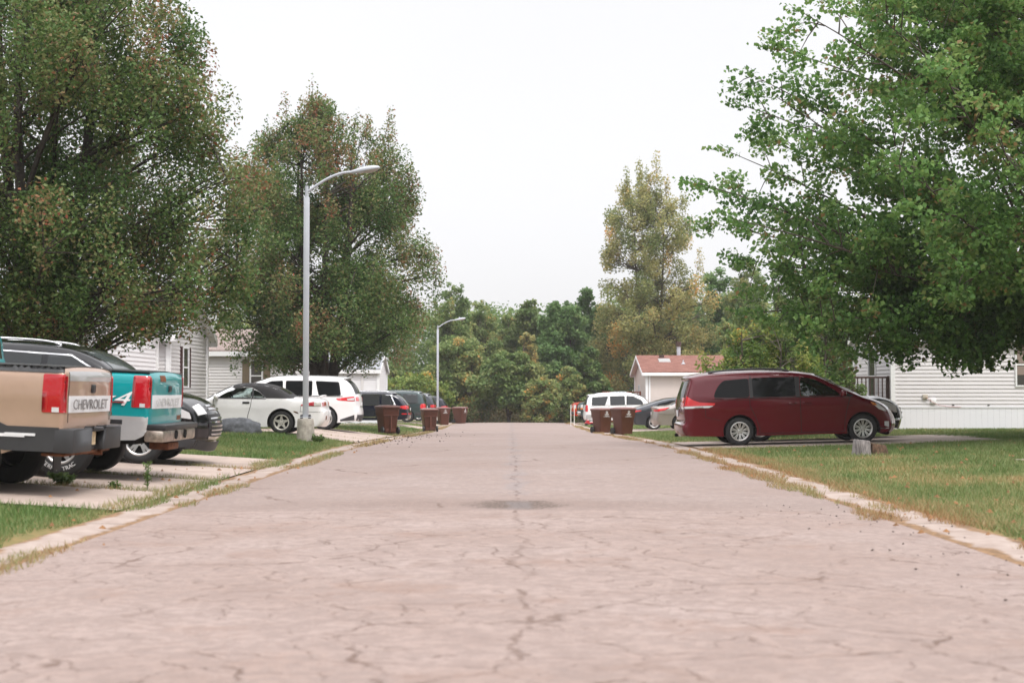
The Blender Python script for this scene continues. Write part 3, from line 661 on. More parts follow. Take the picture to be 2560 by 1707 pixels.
    def side_geo(s, poly, sg, off, rim=.02, rd=0.0):
        lp = resample(rounded(poly, rd) if rd else poly, .08); lo = lp.min(0); hi = lp.max(0)
        gx, gz = np.meshgrid(np.arange(lo[0] + .03, hi[0], .07), np.arange(lo[1] + .03, hi[1], .07)); gx = gx.ravel(); gz = gz.ravel()
        k = pip(gx, gz, lp) & (pdist(gx, gz, np.vstack([lp, lp[:1]])) > .012) if len(gx) else np.zeros(0, bool)
        ex = [np.stack([gx[k], gz[k]], -1)]
        for f in (.08, .3, .62, 1.0):
            q = s.top - s.nrm * s.rnd * f; ex.append(q[pip(q[:, 0], q[:, 1], lp) & (pdist(q[:, 0], q[:, 1], np.vstack([lp, lp[:1]])) > .006)])
        V, T = cdt_fill([lp], np.concatenate(ex), lambda x, y: pip(x, y, lp))
        def lift(A, o):
            A = np.asarray(A); dd = np.sqrt(((A[:, None] - s.top[None]) ** 2).sum(-1)); j = dd.argmin(1); q = np.clip(1 - pdist(A[:, 0], A[:, 1], s.top) / s.rnd, 0, 1)
            return [(a[0] + s.nrm[i, 0] * o * t, sg * (w_ + o * math.sqrt(max(0, 1 - t * t))), a[1] + s.nrm[i, 1] * o * t) for a, i, t, w_ in zip(A, j, q, s.width(A[:, 0], A[:, 1]))]
        vs = lift(V, off); fs = [tuple(int(i) for i in t) for t in T]
        if rim:
            o = len(vs); n = len(lp)
            vs += lift(lp, off) + lift(lp, off - rim)
            fs += [(o + i, o + (i + 1) % n, o + n + (i + 1) % n, o + n + i) for i in range(n)]
        return s.xf(vs), fs
    def side(s, name, poly, mat, off=.005, sides=(1, -1), parent=None, label=None, rim=.02, rd=0.0):
        os_ = []
        for sg in sides:
            mb = MB(); mb.add(*s.side_geo(poly, sg, off, rim, rd)); o = mb.build(name, mat, parent or s.root, ang=40)
            if label: o['label'] = label
            os_.append(o)
        return os_
    def strip_geo(s, a, b, t0, t1, off, n=None, m=9, rim=.02, tend=None):
        ia = s.at(*a) if not np.isscalar(a) else a; ib = s.at(*b) if not np.isscalar(b) else b
        if ib < ia: ia, ib = ib, ia
        n = n or max(3, int((ib - ia)) + 1); idx = np.linspace(ia, ib, n); f = np.linspace(0, 1, n)[:, None]
        te = tend or (t0, t1); base = np.linspace(0, 1, m)[None]
        ts = (t0 + (te[0] - t0) * f) * (1 - base) + (t1 + (te[1] - t1) * f) * base
        P, _ = s.strip(idx, ts, off); vs = [tuple(p) for p in P.reshape(-1, 3)]
        fs = [(i * m + j, i * m + j + 1, (i + 1) * m + j + 1, (i + 1) * m + j) for i in range(n - 1) for j in range(m - 1)]
        if rim:
            Q, _ = s.strip(idx, ts, off - rim); o = len(vs); vs += [tuple(p) for p in Q.reshape(-1, 3)]
            bd = [(0, j) for j in range(m)] + [(i, m - 1) for i in range(1, n)] + [(n - 1, j) for j in range(m - 2, -1, -1)] + [(i, 0) for i in range(n - 2, 0, -1)]
            ii = [i * m + j for i, j in bd]; k = len(ii)
            fs += [(ii[q], ii[(q + 1) % k], ii[(q + 1) % k] + o, ii[q] + o) for q in range(k)]
        return s.xf(vs), fs
    def over(s, name, a, b, t0, t1, mat, off=.006, parent=None, label=None, **k):
        mb = MB(); mb.add(*s.strip_geo(a, b, t0, t1, off, **k)); o = mb.build(name, mat, parent or s.root, ang=40)
        if label: o['label'] = label
        return o
    def wrap(s, name, poly, a, b, tin, mat, off=.008, tout=1.0, sides=(1, -1), label=None):
        """a lamp that turns the corner from the side on to the end of the car"""
        for sg in sides:
            mb = MB(); mb.add(*s.side_geo(poly, sg, off, .02, .02)); mb.add(*s.strip_geo(a, b, *(sorted((sg * tin, sg * tout))), off)); o = mb.build(name, mat, s.root, ang=50)
            if label: o['label'] = label
    def seam(s, pts, w=.014, sides=(1, -1), name='panel_gap', off=.0025):
        lp = resample(pts, .08, False); t = np.gradient(lp, axis=0); t /= np.maximum(np.linalg.norm(t, axis=1, keepdims=True), 1e-9); n = np.stack([-t[:, 1], t[:, 0]], -1) * w / 2
        for sg in sides:
            mb = MB(); A = lp + n; B = lp - n; wa = s.width(A[:, 0], A[:, 1]) + off; wb = s.width(B[:, 0], B[:, 1]) + off; k = len(lp)
            vs = [(p[0], sg * q, p[1]) for p, q in zip(A, wa)] + [(p[0], sg * q, p[1]) for p, q in zip(B, wb)]
            mb.add(s.xf(vs), [(i, i + 1, k + i + 1, k + i) for i in range(k - 1)]); mb.build(name, M['dark'], s.root, smooth=False)
    def box(s, name, a, b, mat, parent=None, bevel=.012, label=None):
        mb = MB(); mb.box((a[0] - s.L / 2, a[1], a[2]), (b[0] - s.L / 2, b[1], b[2])); o = mb.build(name, mat, parent or s.root, bevel=bevel)
        if label: o['label'] = label
        return o
    def handle(s, u, z, mat, parent=None, w=.19):
        for sg in (1, -1):
            y = float(s.width(u, z)); mb = MB(); x = u - s.L / 2
            mb.tube([(x - w / 2, sg * (y - .005), z), (x - w * .38, sg * (y + .028), z + .006), (x, sg * (y + .034), z + .008), (x + w * .38, sg * (y + .028), z + .006), (x + w / 2, sg * (y - .005), z)], [.014, .017, .018, .017, .014], 8)
            mb.build('door_handle', mat, parent or s.root)
    def mirror(s, u, z, mat, sz=(.14, .24, .17)):
        for sg in (1, -1):
            y = float(s.width(u, z)); mb = MB(); x = u - s.L / 2
            n, k = 10, 8; vs = []
            for i in range(n + 1):
                th = math.pi * i / n
                for j in range(k * 2):
                    ph = math.pi * j / k; sx, sy, sz_ = [math.copysign(abs(q) ** .7, q) for q in (math.sin(th) * math.cos(ph), math.sin(th) * math.sin(ph), math.cos(th))]
                    vs.append((x + sx * sz[0] / 2, sg * (y + .10) + sy * sz[1] / 2, z + .05 + sz_ * sz[2] / 2))
            m = 2 * k
            mb.add(vs, [(i * m + j, i * m + (j + 1) % m, (i + 1) * m + (j + 1) % m, (i + 1) * m + j) for i in range(n) for j in range(m)])
            mb.tube([(x, sg * (y - .02), z - .02), (x, sg * (y + .06), z + .02)], .035, 8)
            mb.build('mirror', mat, s.root)
    def wheels(s, rim_r, style, width=.22, mat=None, rimmat=None, both=True):
        for uc in (s.ur, s.uf):
            for sg in (1, -1):
                y = float(s.width(uc, s.r + .1)) - width / 2 - .03
                wheel(s.root, (uc - s.L / 2, sg * y, s.r), s.r, width, rim_r, style, sg, rimmat or M['rim'])
    def roofrails(s, u0, u1, mat, t=.80):
        for sg in (1, -1):
            ia, ib = s.at(u0, 3), s.at(u1, 3)
            idx = np.linspace(ia, ib, 12); P, n = s.strip(idx, np.array([sg * t, sg * t])); mb = MB()
            h = np.sin(np.linspace(0, math.pi, 12)) ** .35 * .045
            mb.tube(s.xf([(p[0][0], p[0][1], p[0][2] + hh + .004) for p, hh in zip(P, h)]), .02, 8); mb.build('roof_rail', mat, s.root)
    def plate(s, u, z, mat, w=.30, h=.15, tilt=0):
        i = s.at(u, z); P, n = s.strip([i], [-.01, .01], .006); c = P[0, 0]; sgn = -1 if n[0][0] < 0 else 1
        mb = MB(); mb.cbox((c[0] - s.L / 2 + sgn * .004, 0, z), (.012, w, h)); return mb.build('licence_plate', mat, s.root, bevel=.002)
    def interior(s, seats, floor=.42, dash=None):
        mb = MB(); mb.box((s.ur - s.L / 2, -s.Wm + .1, floor - .04), (s.uf - .35 - s.L / 2, s.Wm - .1, floor)); mb.build('floor_pan', M['dark'], s.root, smooth=False)
        for u in seats:
            for sg in (1, -1):
                mb = MB(); mb.cbox((u + .25 - s.L / 2, sg * .38, floor + .2), (.5, .48, .22)); mb.add([(u - s.L / 2 + q, sg * .38 + y, z) for q, z in ((-.05, floor + .2), (.1, floor + .2), (-.02, s.zb + .04), (-.14, s.zb + .04)) for y in (-.23, .23)], [(0, 2, 4, 6), (1, 7, 5, 3), (0, 1, 3, 2), (2, 3, 5, 4), (4, 5, 7, 6), (6, 7, 1, 0)])
                mb.cbox((u - .12 - s.L / 2, sg * .38, s.zb + .13), (.09, .25, .15)); mb.build('seat', M['seat'], s.root, bevel=.03)
        if dash:
            mb = MB(); mb.box((dash - s.L / 2, -s.Wm + .13, floor + .2), (dash + .55 - s.L / 2, s.Wm - .13, s.zb - .03)); mb.build('dashboard', M['trim'], s.root, bevel=.04)
            mb = MB(); c = Vector((dash - .12 - s.L / 2, .38, s.zb - .02)); ax = Vector((-.9, 0, .44)).normalized(); b1 = Vector((0, 1, 0)); b2 = ax.cross(b1)
            mb.tube([c + (b1 * math.cos(a) + b2 * math.sin(a)) * .19 for a in np.linspace(0, 2 * math.pi, 25)], .016, 6, False); mb.tube([c, c - ax * .25], .03, 6); mb.build('steering_wheel', M['trim'], s.root)
    def place(s, X, Y, face, yaw=0.0, dz=0.0):
        """face +1: nose towards +x"""
        a = (0 if face > 0 else math.pi) + R(yaw); dx, dy = math.cos(a), math.sin(a)
        zf = g1(X + dx * (s.uf - s.L / 2), Y + dy * (s.uf - s.L / 2)) + .016; zr = g1(X + dx * (s.ur - s.L / 2), Y + dy * (s.ur - s.L / 2)) + .016
        pitch = math.atan2(zf - zr, s.uf - s.ur)
        s.root.location = (X, Y, zr + (zf - zr) * (s.L / 2 - s.ur) / (s.uf - s.ur) + dz); s.root.rotation_euler = (0, -pitch, a)
        return s.root

def wheel(root, c, r, w, rr, style, sg, rimmat):
    h = w / 2; prof = [(rr - .012, -h * .75), (rr, -h * .9), (rr + .012, -h * .97), (rr + (r - rr) * .45, -h * 1.06), (r - .035, -h * .98), (r - .010, -h * .82), (r, -h * .55), (r, h * .55), (r - .010, h * .82), (r - .035, h * .98), (rr + (r - rr) * .45, h * 1.06), (rr + .012, h * .97), (rr, h * .9), (rr - .012, h * .75)]
    mb = MB(); mb.lathe(prof, 40, 'y')
    ty = mb.build('wheel', M['tyre'], root, ang=30, loc=c)
    mb = MB(); f = sg * h
    # barrel and lip, dark well behind the spokes
    mb.lathe([(rr - .01, f * .75), (rr + .006, f * .96), (rr - .012, f * .99), (rr - .026, f * .90), (rr - .032, f * .35)], 40, 'y')
    mb.cur = 1; mb.lathe([(rr - .03, f * .34), (.0, f * .30)], 32, 'y'); mb.cur = 0
    n, pair, w0, w1 = style['n'], style.get('pair', 0), style.get('w0', .05), style.get('w1', .04)
    for i in range(n):
        a0 = 2 * math.pi * i / n + style.get('rot', math.pi / 2)
        for dlt in ((-pair, pair) if pair else (0,)):
            a = a0 + dlt; ca, sa = math.cos(a), math.sin(a); r0, r1 = style.get('hub', .075) * .6, rr - .012
            vs = []
            for (rad, ww, yy) in ((r0, w0, f * .74), ((r0 + r1) / 2, (w0 + w1) / 2 * style.get('waist', 1), f * .84), (r1, w1, f * .90)):
                for (q, dy) in ((-ww / 2, 0), (ww / 2, 0), (ww / 2 * .8, -.03 * sg), (-ww / 2 * .8, -.03 * sg)):
                    vs.append((rad * ca - q * sa, yy + dy, rad * sa + q * ca))
            fs = [(k * 4 + j, k * 4 + (j + 1) % 4, (k + 1) * 4 + (j + 1) % 4, (k + 1) * 4 + j) for k in range(2) for j in range(4)] + [(0, 1, 2, 3), (8, 9, 10, 11)]
            mb.add(vs, fs)
    hb = style.get('hub', .075); mb.lathe([(.001, f * .80), (hb * .45, f * .80), (hb * .5, f * .77), (hb, f * .74), (hb, f * .4)], 24, 'y')
    mb.cur = 1
    for i in range(5):
        a = 2 * math.pi * i / 5 + math.pi / 2; mb.lathe([(.001, f * .765), (.012, f * .765), (.013, f * .70)], 8, 'y', (math.cos(a) * hb * .75, 0, math.sin(a) * hb * .75))
    mb.build('rim', [rimmat, M['dark']], ty, ang=30)
    return ty
S20 = dict(n=10, pair=.105, w0=.022, w1=.026, hub=.085)
S5 = dict(n=5, w0=.10, w1=.045, hub=.085, waist=.8)
S5d = dict(n=5, pair=.16, w0=.045, w1=.04, hub=.08)
S6d = dict(n=6, pair=.14, w0=.04, w1=.035, hub=.085)
S8 = dict(n=8, w0=.05, w1=.05, hub=.08)

# ---------------------------------------------------------------- the maroon minivan
def minivan():
    out = [(.06, .26, 1), (.0, .42), (.0, .53, 1), (.045, .55), (.05, .80), (.075, 1.10), (.17, 1.40), (.235, 1.585, 1), (.20, 1.625), (.215, 1.655, 1), (.45, 1.70), (.9, 1.735), (1.5, 1.755), (2.2, 1.755), (2.75, 1.725), (3.15, 1.665), (3.7, 1.41), (4.2, 1.165), (4.32, 1.105), (4.6, 1.01), (4.80, .91), (4.95, .77), (5.03, .62), (5.07, .47), (5.05, .33), (4.98, .24, 1)]
    fw = [(2.83, 1.15), (2.85, 1.60), (3.05, 1.58), (3.25, 1.52), (3.48, 1.39), (3.70, 1.25), (3.80, 1.145)]
    c = Car('minivan', 'maroon minivan parked side-on in the drive behind the tree stump', 5.08, .985, 1.12, out, (1.37, 4.32, .345), M['maroon'], plan=(.05, .13), tumble=.24, rnd=.12, bulge=(.045, .20, .05), z0=.235, holes=[fw], cat='minivan')
    c.side('side_window', fw, M['glass'], off=.004, rd=.05, rim=.015, label='clear front side window')
    c.side('side_window', [(.76, 1.16), (.80, 1.30), (.90, 1.46), (1.02, 1.565), (1.62, 1.605), (1.62, 1.15)], M['darkglass'], rd=.07)
    c.side('side_window', [(1.70, 1.15), (1.70, 1.61), (2.72, 1.615), (2.72, 1.15)], M['darkglass'], rd=.05)
    c.side('pillar_trim', [(1.625, 1.145), (1.625, 1.61), (1.70, 1.612), (1.70, 1.145)], M['trim'], off=.006)
    c.side('pillar_trim', [(2.72, 1.145), (2.72, 1.615), (2.83, 1.61), (2.82, 1.145)], M['trim'], off=.006)
    c.side('side_window', [(3.90, 1.125), (3.90, 1.22), (4.12, 1.125)], M['greyglass'], rd=.02, label='small dark quarter window by the mirror')
    c.side('window_trim', [(.78, 1.128), (.78, 1.146), (4.08, 1.132), (4.08, 1.118)], M['trim'], off=.007)
    c.seam([(1.62, 1.14), (1.62, .95), (1.74, .70), (1.84, .42), (1.84, .28)]); c.seam([(2.82, 1.14), (2.83, .7), (2.83, .29)])
    c.seam([(4.02, 1.11), (3.93, .8), (3.88, .55), (3.86, .30)]); c.seam([(1.84, .285), (3.86, .285)]); c.seam([(.55, .99), (.56, .70), (.9, .62)], w=.01)
    c.seam([(.62, 1.095), (2.8, 1.085)], w=.008)
    c.seam([(1.66, 1.605), (1.66, 1.70)]); c.handle(2.62, .985, M['maroon']); c.handle(2.98, .985, M['maroon'])
    c.wrap('tail_light', [(.12, 1.22), (.26, 1.12), (.42, 1.06), (.80, 1.03), (.76, .975), (.07, .975)], (.085, 1.18), (.048, .96), .72, M['brightred'], label=None)
    c.wrap('reversing_light', [(.07, .97), (.75, .97), (.64, .925), (.07, .915)], (.048, .955), (.046, .91), .72, M['clearlens'])
    c.over('rear_window', (.085, 1.13), (.225, 1.56), -.86, .86, M['darkglass'])
    c.over('spoiler_shade', (.232, 1.57), (.238, 1.60), -.9, .9, M['trim'])
    c.over('tailgate_trim', (.047, .90), (.047, .94), -.4, .4, M['chrome'], off=.012)
    c.plate(.047, .80, M['plate']); c.over('bumper_step', (.0, .535), (.045, .55), -.85, .85, M['silverlow'], off=.004)
    c.over('windscreen', (3.25, 1.62), (4.14, 1.19), -.90, .90, M['wscreen'])
    c.over('sunroof', (2.1, 1.755), (2.75, 1.725), -.55, .55, M['darkglass'])
    c.wrap('headlight', [(4.52, .965), (4.70, .93), (4.86, .80), (4.90, .73), (4.70, .80)], (4.85, .86), (4.95, .76), .70, M['clearlens'])
    c.side('turn_signal', [(4.50, .975), (4.62, .95), (4.66, .88), (4.56, .90)], M['amber'], off=.012)
    c.side('fog_light', [(4.84, .50), (4.95, .50), (4.95, .36), (4.84, .40)], M['clearlens'], off=.006)
    c.side('bumper_trim', [(4.66, .36), (4.95, .345), (4.95, .325), (4.66, .33)], M['chrome'], off=.008)
    c.over('grille', (5.02, .65), (4.97, .75), -.5, .5, M['trim'])
    c.mirror(3.84, 1.14, M['maroon']); c.wheels(.225, S20, .225)
    c.roofrails(.62, 2.75, M['trim']); c.interior((1.75, 2.75), .45, 3.55)
    mb = MB(); mb.tube([(.15 - c.L / 2, .45, .26), (-.03 - c.L / 2, .45, .25)], .04, 10); mb.build('exhaust', M['dark'], c.root)
    mb = MB(); mb.lathe([(.001, .003), (.08, .003), (.083, 0)], 20, 'y'); 
    return c
minivan().place(6.66, 34.95, 1, 0)

# ---------------------------------------------------------------- generic SUV / wagon
def suv(name, label, L=4.8, H=1.7, Wm=.93, zb=1.03, rs=.42, cowl=None, hood=.98, wh=None, paint=None, holes_front=False, rear=(.0, .06), glass='darkglass', cat='car', group=None, z0=.25, front=.72, kink=0, rnd=.11, wh_r=.36):
    cowl = cowl or L - 1.25; wh = wh or (1.02, L - .95, wh_r)
    out = [(.05, z0 + .06, 1), (.0, .46), (.0, .64), (.035, .80), (.05, zb - .06), (.05 + rs * .10, zb + .05), (.05 + rs * .62, H - .22), (.05 + rs, H - .09, 1), (.02 + rs * .9, H - .055), (.05 + rs, H - .04, 1), (L * .22, H - .01), (L * .36, H), (L * .48, H - .01), (L * .56, H - .055), (L * .60, H - .11), ((L * .60 + cowl) / 2 + .06, (H + zb) / 2 + .03), (cowl, zb + .06), (cowl + .2, zb + .01), (L - .45, hood), (L - .2, hood - .10), (L - .06, hood - .24), (L, .58), (L - .02, .42), (L - .07, z0 + .03, 1)]
    c = Car(name, label, L, Wm, zb, out, wh, paint, z0=z0, cat=cat, group=group, rnd=rnd)
    yt = H - .14; a = .05 + rs; b = cowl - .25
    fx = L * .60; mid = L * .47; mid2 = L * .28
    c.side('side_window', [(mid + .04, zb + .03), (mid + .06, yt), (L * .56, yt - .02), ((fx + cowl) / 2 - .12, (H + zb) / 2 - .05), (cowl - .28, zb + .03)], M[glass], rd=.05)
    c.side('side_window', [(mid2 + .05, zb + .03), (mid2 + .05, yt), (mid - .04, yt), (mid - .04, zb + .03)], M[glass], rd=.05)
    c.side('side_window', [(a * .78 + .16, zb + .04), (a + .14, yt - .03), (mid2 - .05, yt), (mid2 - .05 - kink, zb + .03)], M[glass], rd=.06)
    c.side('window_trim', [(a * .75 + .12, zb + .005), (a * .75 + .12, zb + .026), (cowl - .15, zb + .026), (cowl - .15, zb + .005)], M['trim'], off=.007)
    c.over('rear_window', (.05 + rs * .12, zb + .07), (.05 + rs * .94, H - .12), -.86, .86, M['darkglass'] if glass == 'darkglass' else M[glass])
    c.over('windscreen', (fx, H - .11), (cowl - .05, zb + .09), -.9, .9, M['wscreen'])
    c.seam([(mid, zb), (mid, .6), (mid, .36)]); c.seam([(mid2 - .02, zb), (mid2 - .02, .75), (wh[0] + wh[2] + .12, .40)]); c.seam([(cowl - .1, zb), (cowl - .18, .7), (cowl - .2, .34)])
    c.handle(mid2 + .14, zb - .14, paint); c.handle(mid + .14, zb - .14, paint)
    c.mirror(cowl - .33, zb + .02, paint); c.suvv = (a, b, mid, mid2, yt, fx, cowl)
    return c
def black_suv():
    c = suv('sports_utility_vehicle', 'black crossover parked nose to the road beside the teal pickup', 4.77, 1.81, .92, 1.14, paint=M['black_paint'], glass='greyglass', cat='car', hood=1.10, wh=(1.05, 3.86, .37))
    a, b, mid, mid2, yt, fx, cowl = c.suvv
    c.side('window_chrome', [(mid2, yt + .02), (L_ := c.L * .56, yt + .005), ((fx + cowl) / 2 - .10, (1.81 + 1.14) / 2 - .02), (cowl - .22, 1.14 + .03), (cowl - .26, 1.14 + .03), ((fx + cowl) / 2 - .13, (1.81 + 1.14) / 2 - .04), (L_, yt - .02), (mid2, yt)], M['chrome'], off=.009)
    c.wrap('headlight', [(3.98, 1.02), (4.3, 1.00), (4.62, .86), (4.66, .76), (4.4, .78), (4.1, .90)], (4.60, .92), (4.70, .80), .66, M['clearlens'])
    for z in (.86, .93): c.over('grille_bar', (4.74, z), (4.73, z + .03), -.5, .5, M['chrome'], off=.02)
    c.over('grille', (4.75, .80), (4.77, .50), -.66, .66, M['trim']); c.over('grille_frame', (4.77, .46), (4.77, .50), -.7, .7, M['chrome'], off=.02)
    for k in range(5): z = .52 + k * .055; c.over('grille_bar', (4.77, z), (4.77, z + .02), -.60, .60, M['chrome'], off=.022, n=3)
    c.side('fog_light', [(4.30, .58), (4.48, .66), (4.66, .60), (4.66, .48), (4.4, .47)], M['clearlens'], off=.012)
    c.side('bumper_trim', [(4.1, .38), (4.4, .44), (4.74, .44), (4.70, .29), (4.2, .28)], M['greytrim'], off=.009)
    c.over('lower_bumper', (4.77, .42), (4.70, .29), -1, 1, M['greytrim'], off=.009)
    c.wheels(.235, S5d, .23); c.roofrails(1.0, 2.5, M['chrome']); return c
black_suv().place(-7.40, 23.55, 1, 0)
def white_suv():
    c = suv('sports_utility_vehicle', 'large white crossover with red tail light parked behind the convertible', 5.18, 1.79, .99, 1.12, rs=.42, paint=M['white_paint'], kink=.12, hood=1.08, wh=(1.09, 4.16, .40))
    c.wrap('tail_light', [(.10, 1.14), (.70, 1.06), (.62, 1.0), (.20, .97), (.06, .98)], (.075, 1.10), (.05, .98), .62, M['brightred'])
    c.side('tail_light_lens', [(.10, 1.09), (.34, 1.06), (.30, 1.00), (.08, 1.0)], M['clearlens'], off=.014)
    c.over('bumper_trim', (.0, .52), (.05, .33), -1, 1, M['greytrim'], off=.006); c.side('bumper_trim', [(.08, .52), (.55, .36), (.55, .30), (.08, .33)], M['greytrim'], off=.007)
    c.side('sill_trim', [(1.55, .30), (1.55, .36), (3.7, .36), (3.7, .30)], M['greytrim'], off=.007)
    c.plate(.04, .86, M['plate']); c.wheels(.265, S6d, .25); c.over('light_bar', (.04, .76), (.04, .79), -.5, .5, M['chrome'], off=.012)
    for y in (.6, -.6): mb = MB(); mb.tube([(.1 - c.L / 2, y, .36), (-.03 - c.L / 2, y, .35)], .05, 10); mb.build('exhaust', M['chrome'], c.root)
    return c
white_suv().place(-7.75, 48.7, -1, 0)
def audi():
    c = suv('estate_car', 'black wagon with chrome window line behind the nearest brown bin', 4.9, 1.66, .95, 1.0, rs=.72, paint=M['navy'], glass='greyglass', hood=.95, wh=(1.05, 3.95, .37))
    a, b, mid, mid2, yt, fx, cowl = c.suvv
    c.side('window_chrome', [(a * .6 + .14, 1.0), (a * .6 + .14, 1.03), (a + .06, yt), (mid2, yt + .035), (mid, yt + .035), (c.L * .56, yt + .01), (c.L * .56, yt - .005), (mid, yt + .012), (mid2, yt + .012), (a + .12, yt - .02), (a * .6 + .26, 1.025), (cowl - .2, 1.025), (cowl - .2, 1.0)], M['chrome'], off=.010)
    c.wrap('tail_light', [(.08, 1.0), (.42, .96), (.40, .84), (.06, .80)], (.055, .97), (.035, .82), .60, M['brightred'])
    c.over('bumper_reflector', (.0, .55), (.0, .60), -.95, -.5, M['brightred'], off=.012); c.over('bumper_reflector', (.0, .55), (.0, .60), .5, .95, M['brightred'], off=.012)
    c.side('bumper_reflector', [(.06, .60), (.30, .60), (.30, .55), (.06, .55)], M['brightred'], off=.009)
    c.side('sill_chrome', [(1.6, .40), (1.6, .43), (3.5, .43), (3.5, .40)], M['chrome'], off=.008)
    c.plate(.03, .80, M['plate']); c.wheels(.25, S5d, .24); c.roofrails(.9, 2.7, M['chrome']); return c
audi().place(-7.62, 72.6, -1, 0)
def pilot():
    c = suv('sports_utility_vehicle', 'dark grey green boxy crossover between the black wagon and the second brown bin', 4.78, 1.79, .96, 1.08, rs=.28, paint=M['slate'], glass='greyglass', hood=1.06, wh=(1.06, 3.76, .365))
    c.wrap('tail_light', [(.05, 1.08), (.26, 1.06), (.30, .86), (.22, .74), (.05, .74)], (.05, 1.05), (.02, .74), .72, M['brightred'])
    c.side('bumper_trim', [(.03, .66), (.62, .66), (.62, .60), (.03, .60)], M['slate'], off=.02)
    c.side('bumper_trim', [(.03, .58), (.60, .58), (.60, .40), (.03, .38)], M['greytrim'], off=.006)
    c.plate(.04, .88, M['plate']); c.wheels(.215, S5, .22, rimmat=M['rimdull']); c.roofrails(.6, 2.6, M['slate'], .78); return c
pilot().place(-7.32, 83.3, -1, 0)
def grey_suv():
    c = suv('sports_utility_vehicle', 'dark grey crossover with a pale roof just left of the far lamp post', 4.7, 1.72, .93, 1.05, rs=.40, paint=M['charcoal'], glass='greyglass')
    c.wrap('tail_light', [(.08, 1.02), (.30, .99), (.28, .86), (.06, .84)], (.05, 1.0), (.04, .85), .6, M['brightred']); c.plate(.04, .80, M['plate']); c.wheels(.22, S5, .22); return c
grey_suv().place(-7.05, 89.6, -1, 0)
def far_suv():
    c = suv('sports_utility_vehicle', 'farthest dark crossover on the left, half hidden by the far lamp post', 4.6, 1.66, .92, 1.02, rs=.50, paint=M['navy'], glass='greyglass')
    c.wrap('tail_light', [(.08, 1.02), (.40, .97), (.36, .88), (.06, .86)], (.05, 1.0), (.04, .87), .45, M['brightred']); c.wheels(.22, S8, .22); return c
far_suv().place(-6.55, 95.5, -1, 0)
def white_tahoe():
    c = suv('sports_utility_vehicle', 'boxy white utility vehicle with tinted windows behind the brown bins on the right', 5.18, 1.82, 1.01, 1.12, rs=.24, paint=M['white_paint'], kink=.20, hood=1.14, cowl=3.85, wh=(1.10, 4.05, .40), glass='greyglass')
    c.wrap('tail_light', [(.05, 1.20), (.16, 1.18), (.15, .80), (.05, .78)], (.07, 1.18), (.035, .80), .86, M['brightred'])
    c.over('window_wrap', (.07, 1.2), (.05 + .24 * .9, 1.70), .84, .99, M['greyglass']); c.over('window_wrap', (.07, 1.2), (.05 + .24 * .9, 1.70), -.99, -.84, M['greyglass'])
    c.side('sill_trim', [(1.6, .34), (1.6, .40), (3.5, .40), (3.5, .34)], M['trim'], off=.008); c.side('bumper_trim', [(.04, .60), (.6, .60), (.6, .34), (.05, .34)], M['silverlow'], off=.008)
    c.plate(.04, .92, M['plate']); c.wheels(.28, S6d, .26); c.roofrails(.6, 3.0, M['chrome'], .8); return c
white_tahoe().place(7.12, 86.6, 1, 0)
def dark_suv():
    c = suv('sports_utility_vehicle', 'dark crossover whose nose shows beyond the minivan bonnet', 4.7, 1.68, .92, 1.02, paint=M['black_paint'], hood=1.04, cowl=3.2, wh=(1.0, 3.75, .36), front=.7)
    c.wrap('headlight', [(3.9, 1.00), (4.25, .98), (4.55, .86), (4.58, .66), (4.3, .72), (4.05, .88)], (4.50, .95), (4.64, .75), .55, M['clearlens'])
    c.over('hood_sky_sheen', (3.35, 1.04), (4.22, 1.05), -.93, .93, M['silverlow'], off=.004)  # pale strip painted on the black bonnet in place of mirrored sky
    c.over('grille', (4.66, .82), (4.70, .50), -.6, .6, M['trim'])
    for z in (.72, .62, .52): c.over('grille_bar', (4.68, z), (4.68, z + .03), -.55, .55, M['chrome'], off=.022)
    c.side('bumper_trim', [(4.2, .50), (4.64, .52), (4.66, .46), (4.2, .44)], M['chrome'], off=.009); c.wheels(.23, S5d, .22); return c
dark_suv().place(7.85, 37.9, 1, 0)

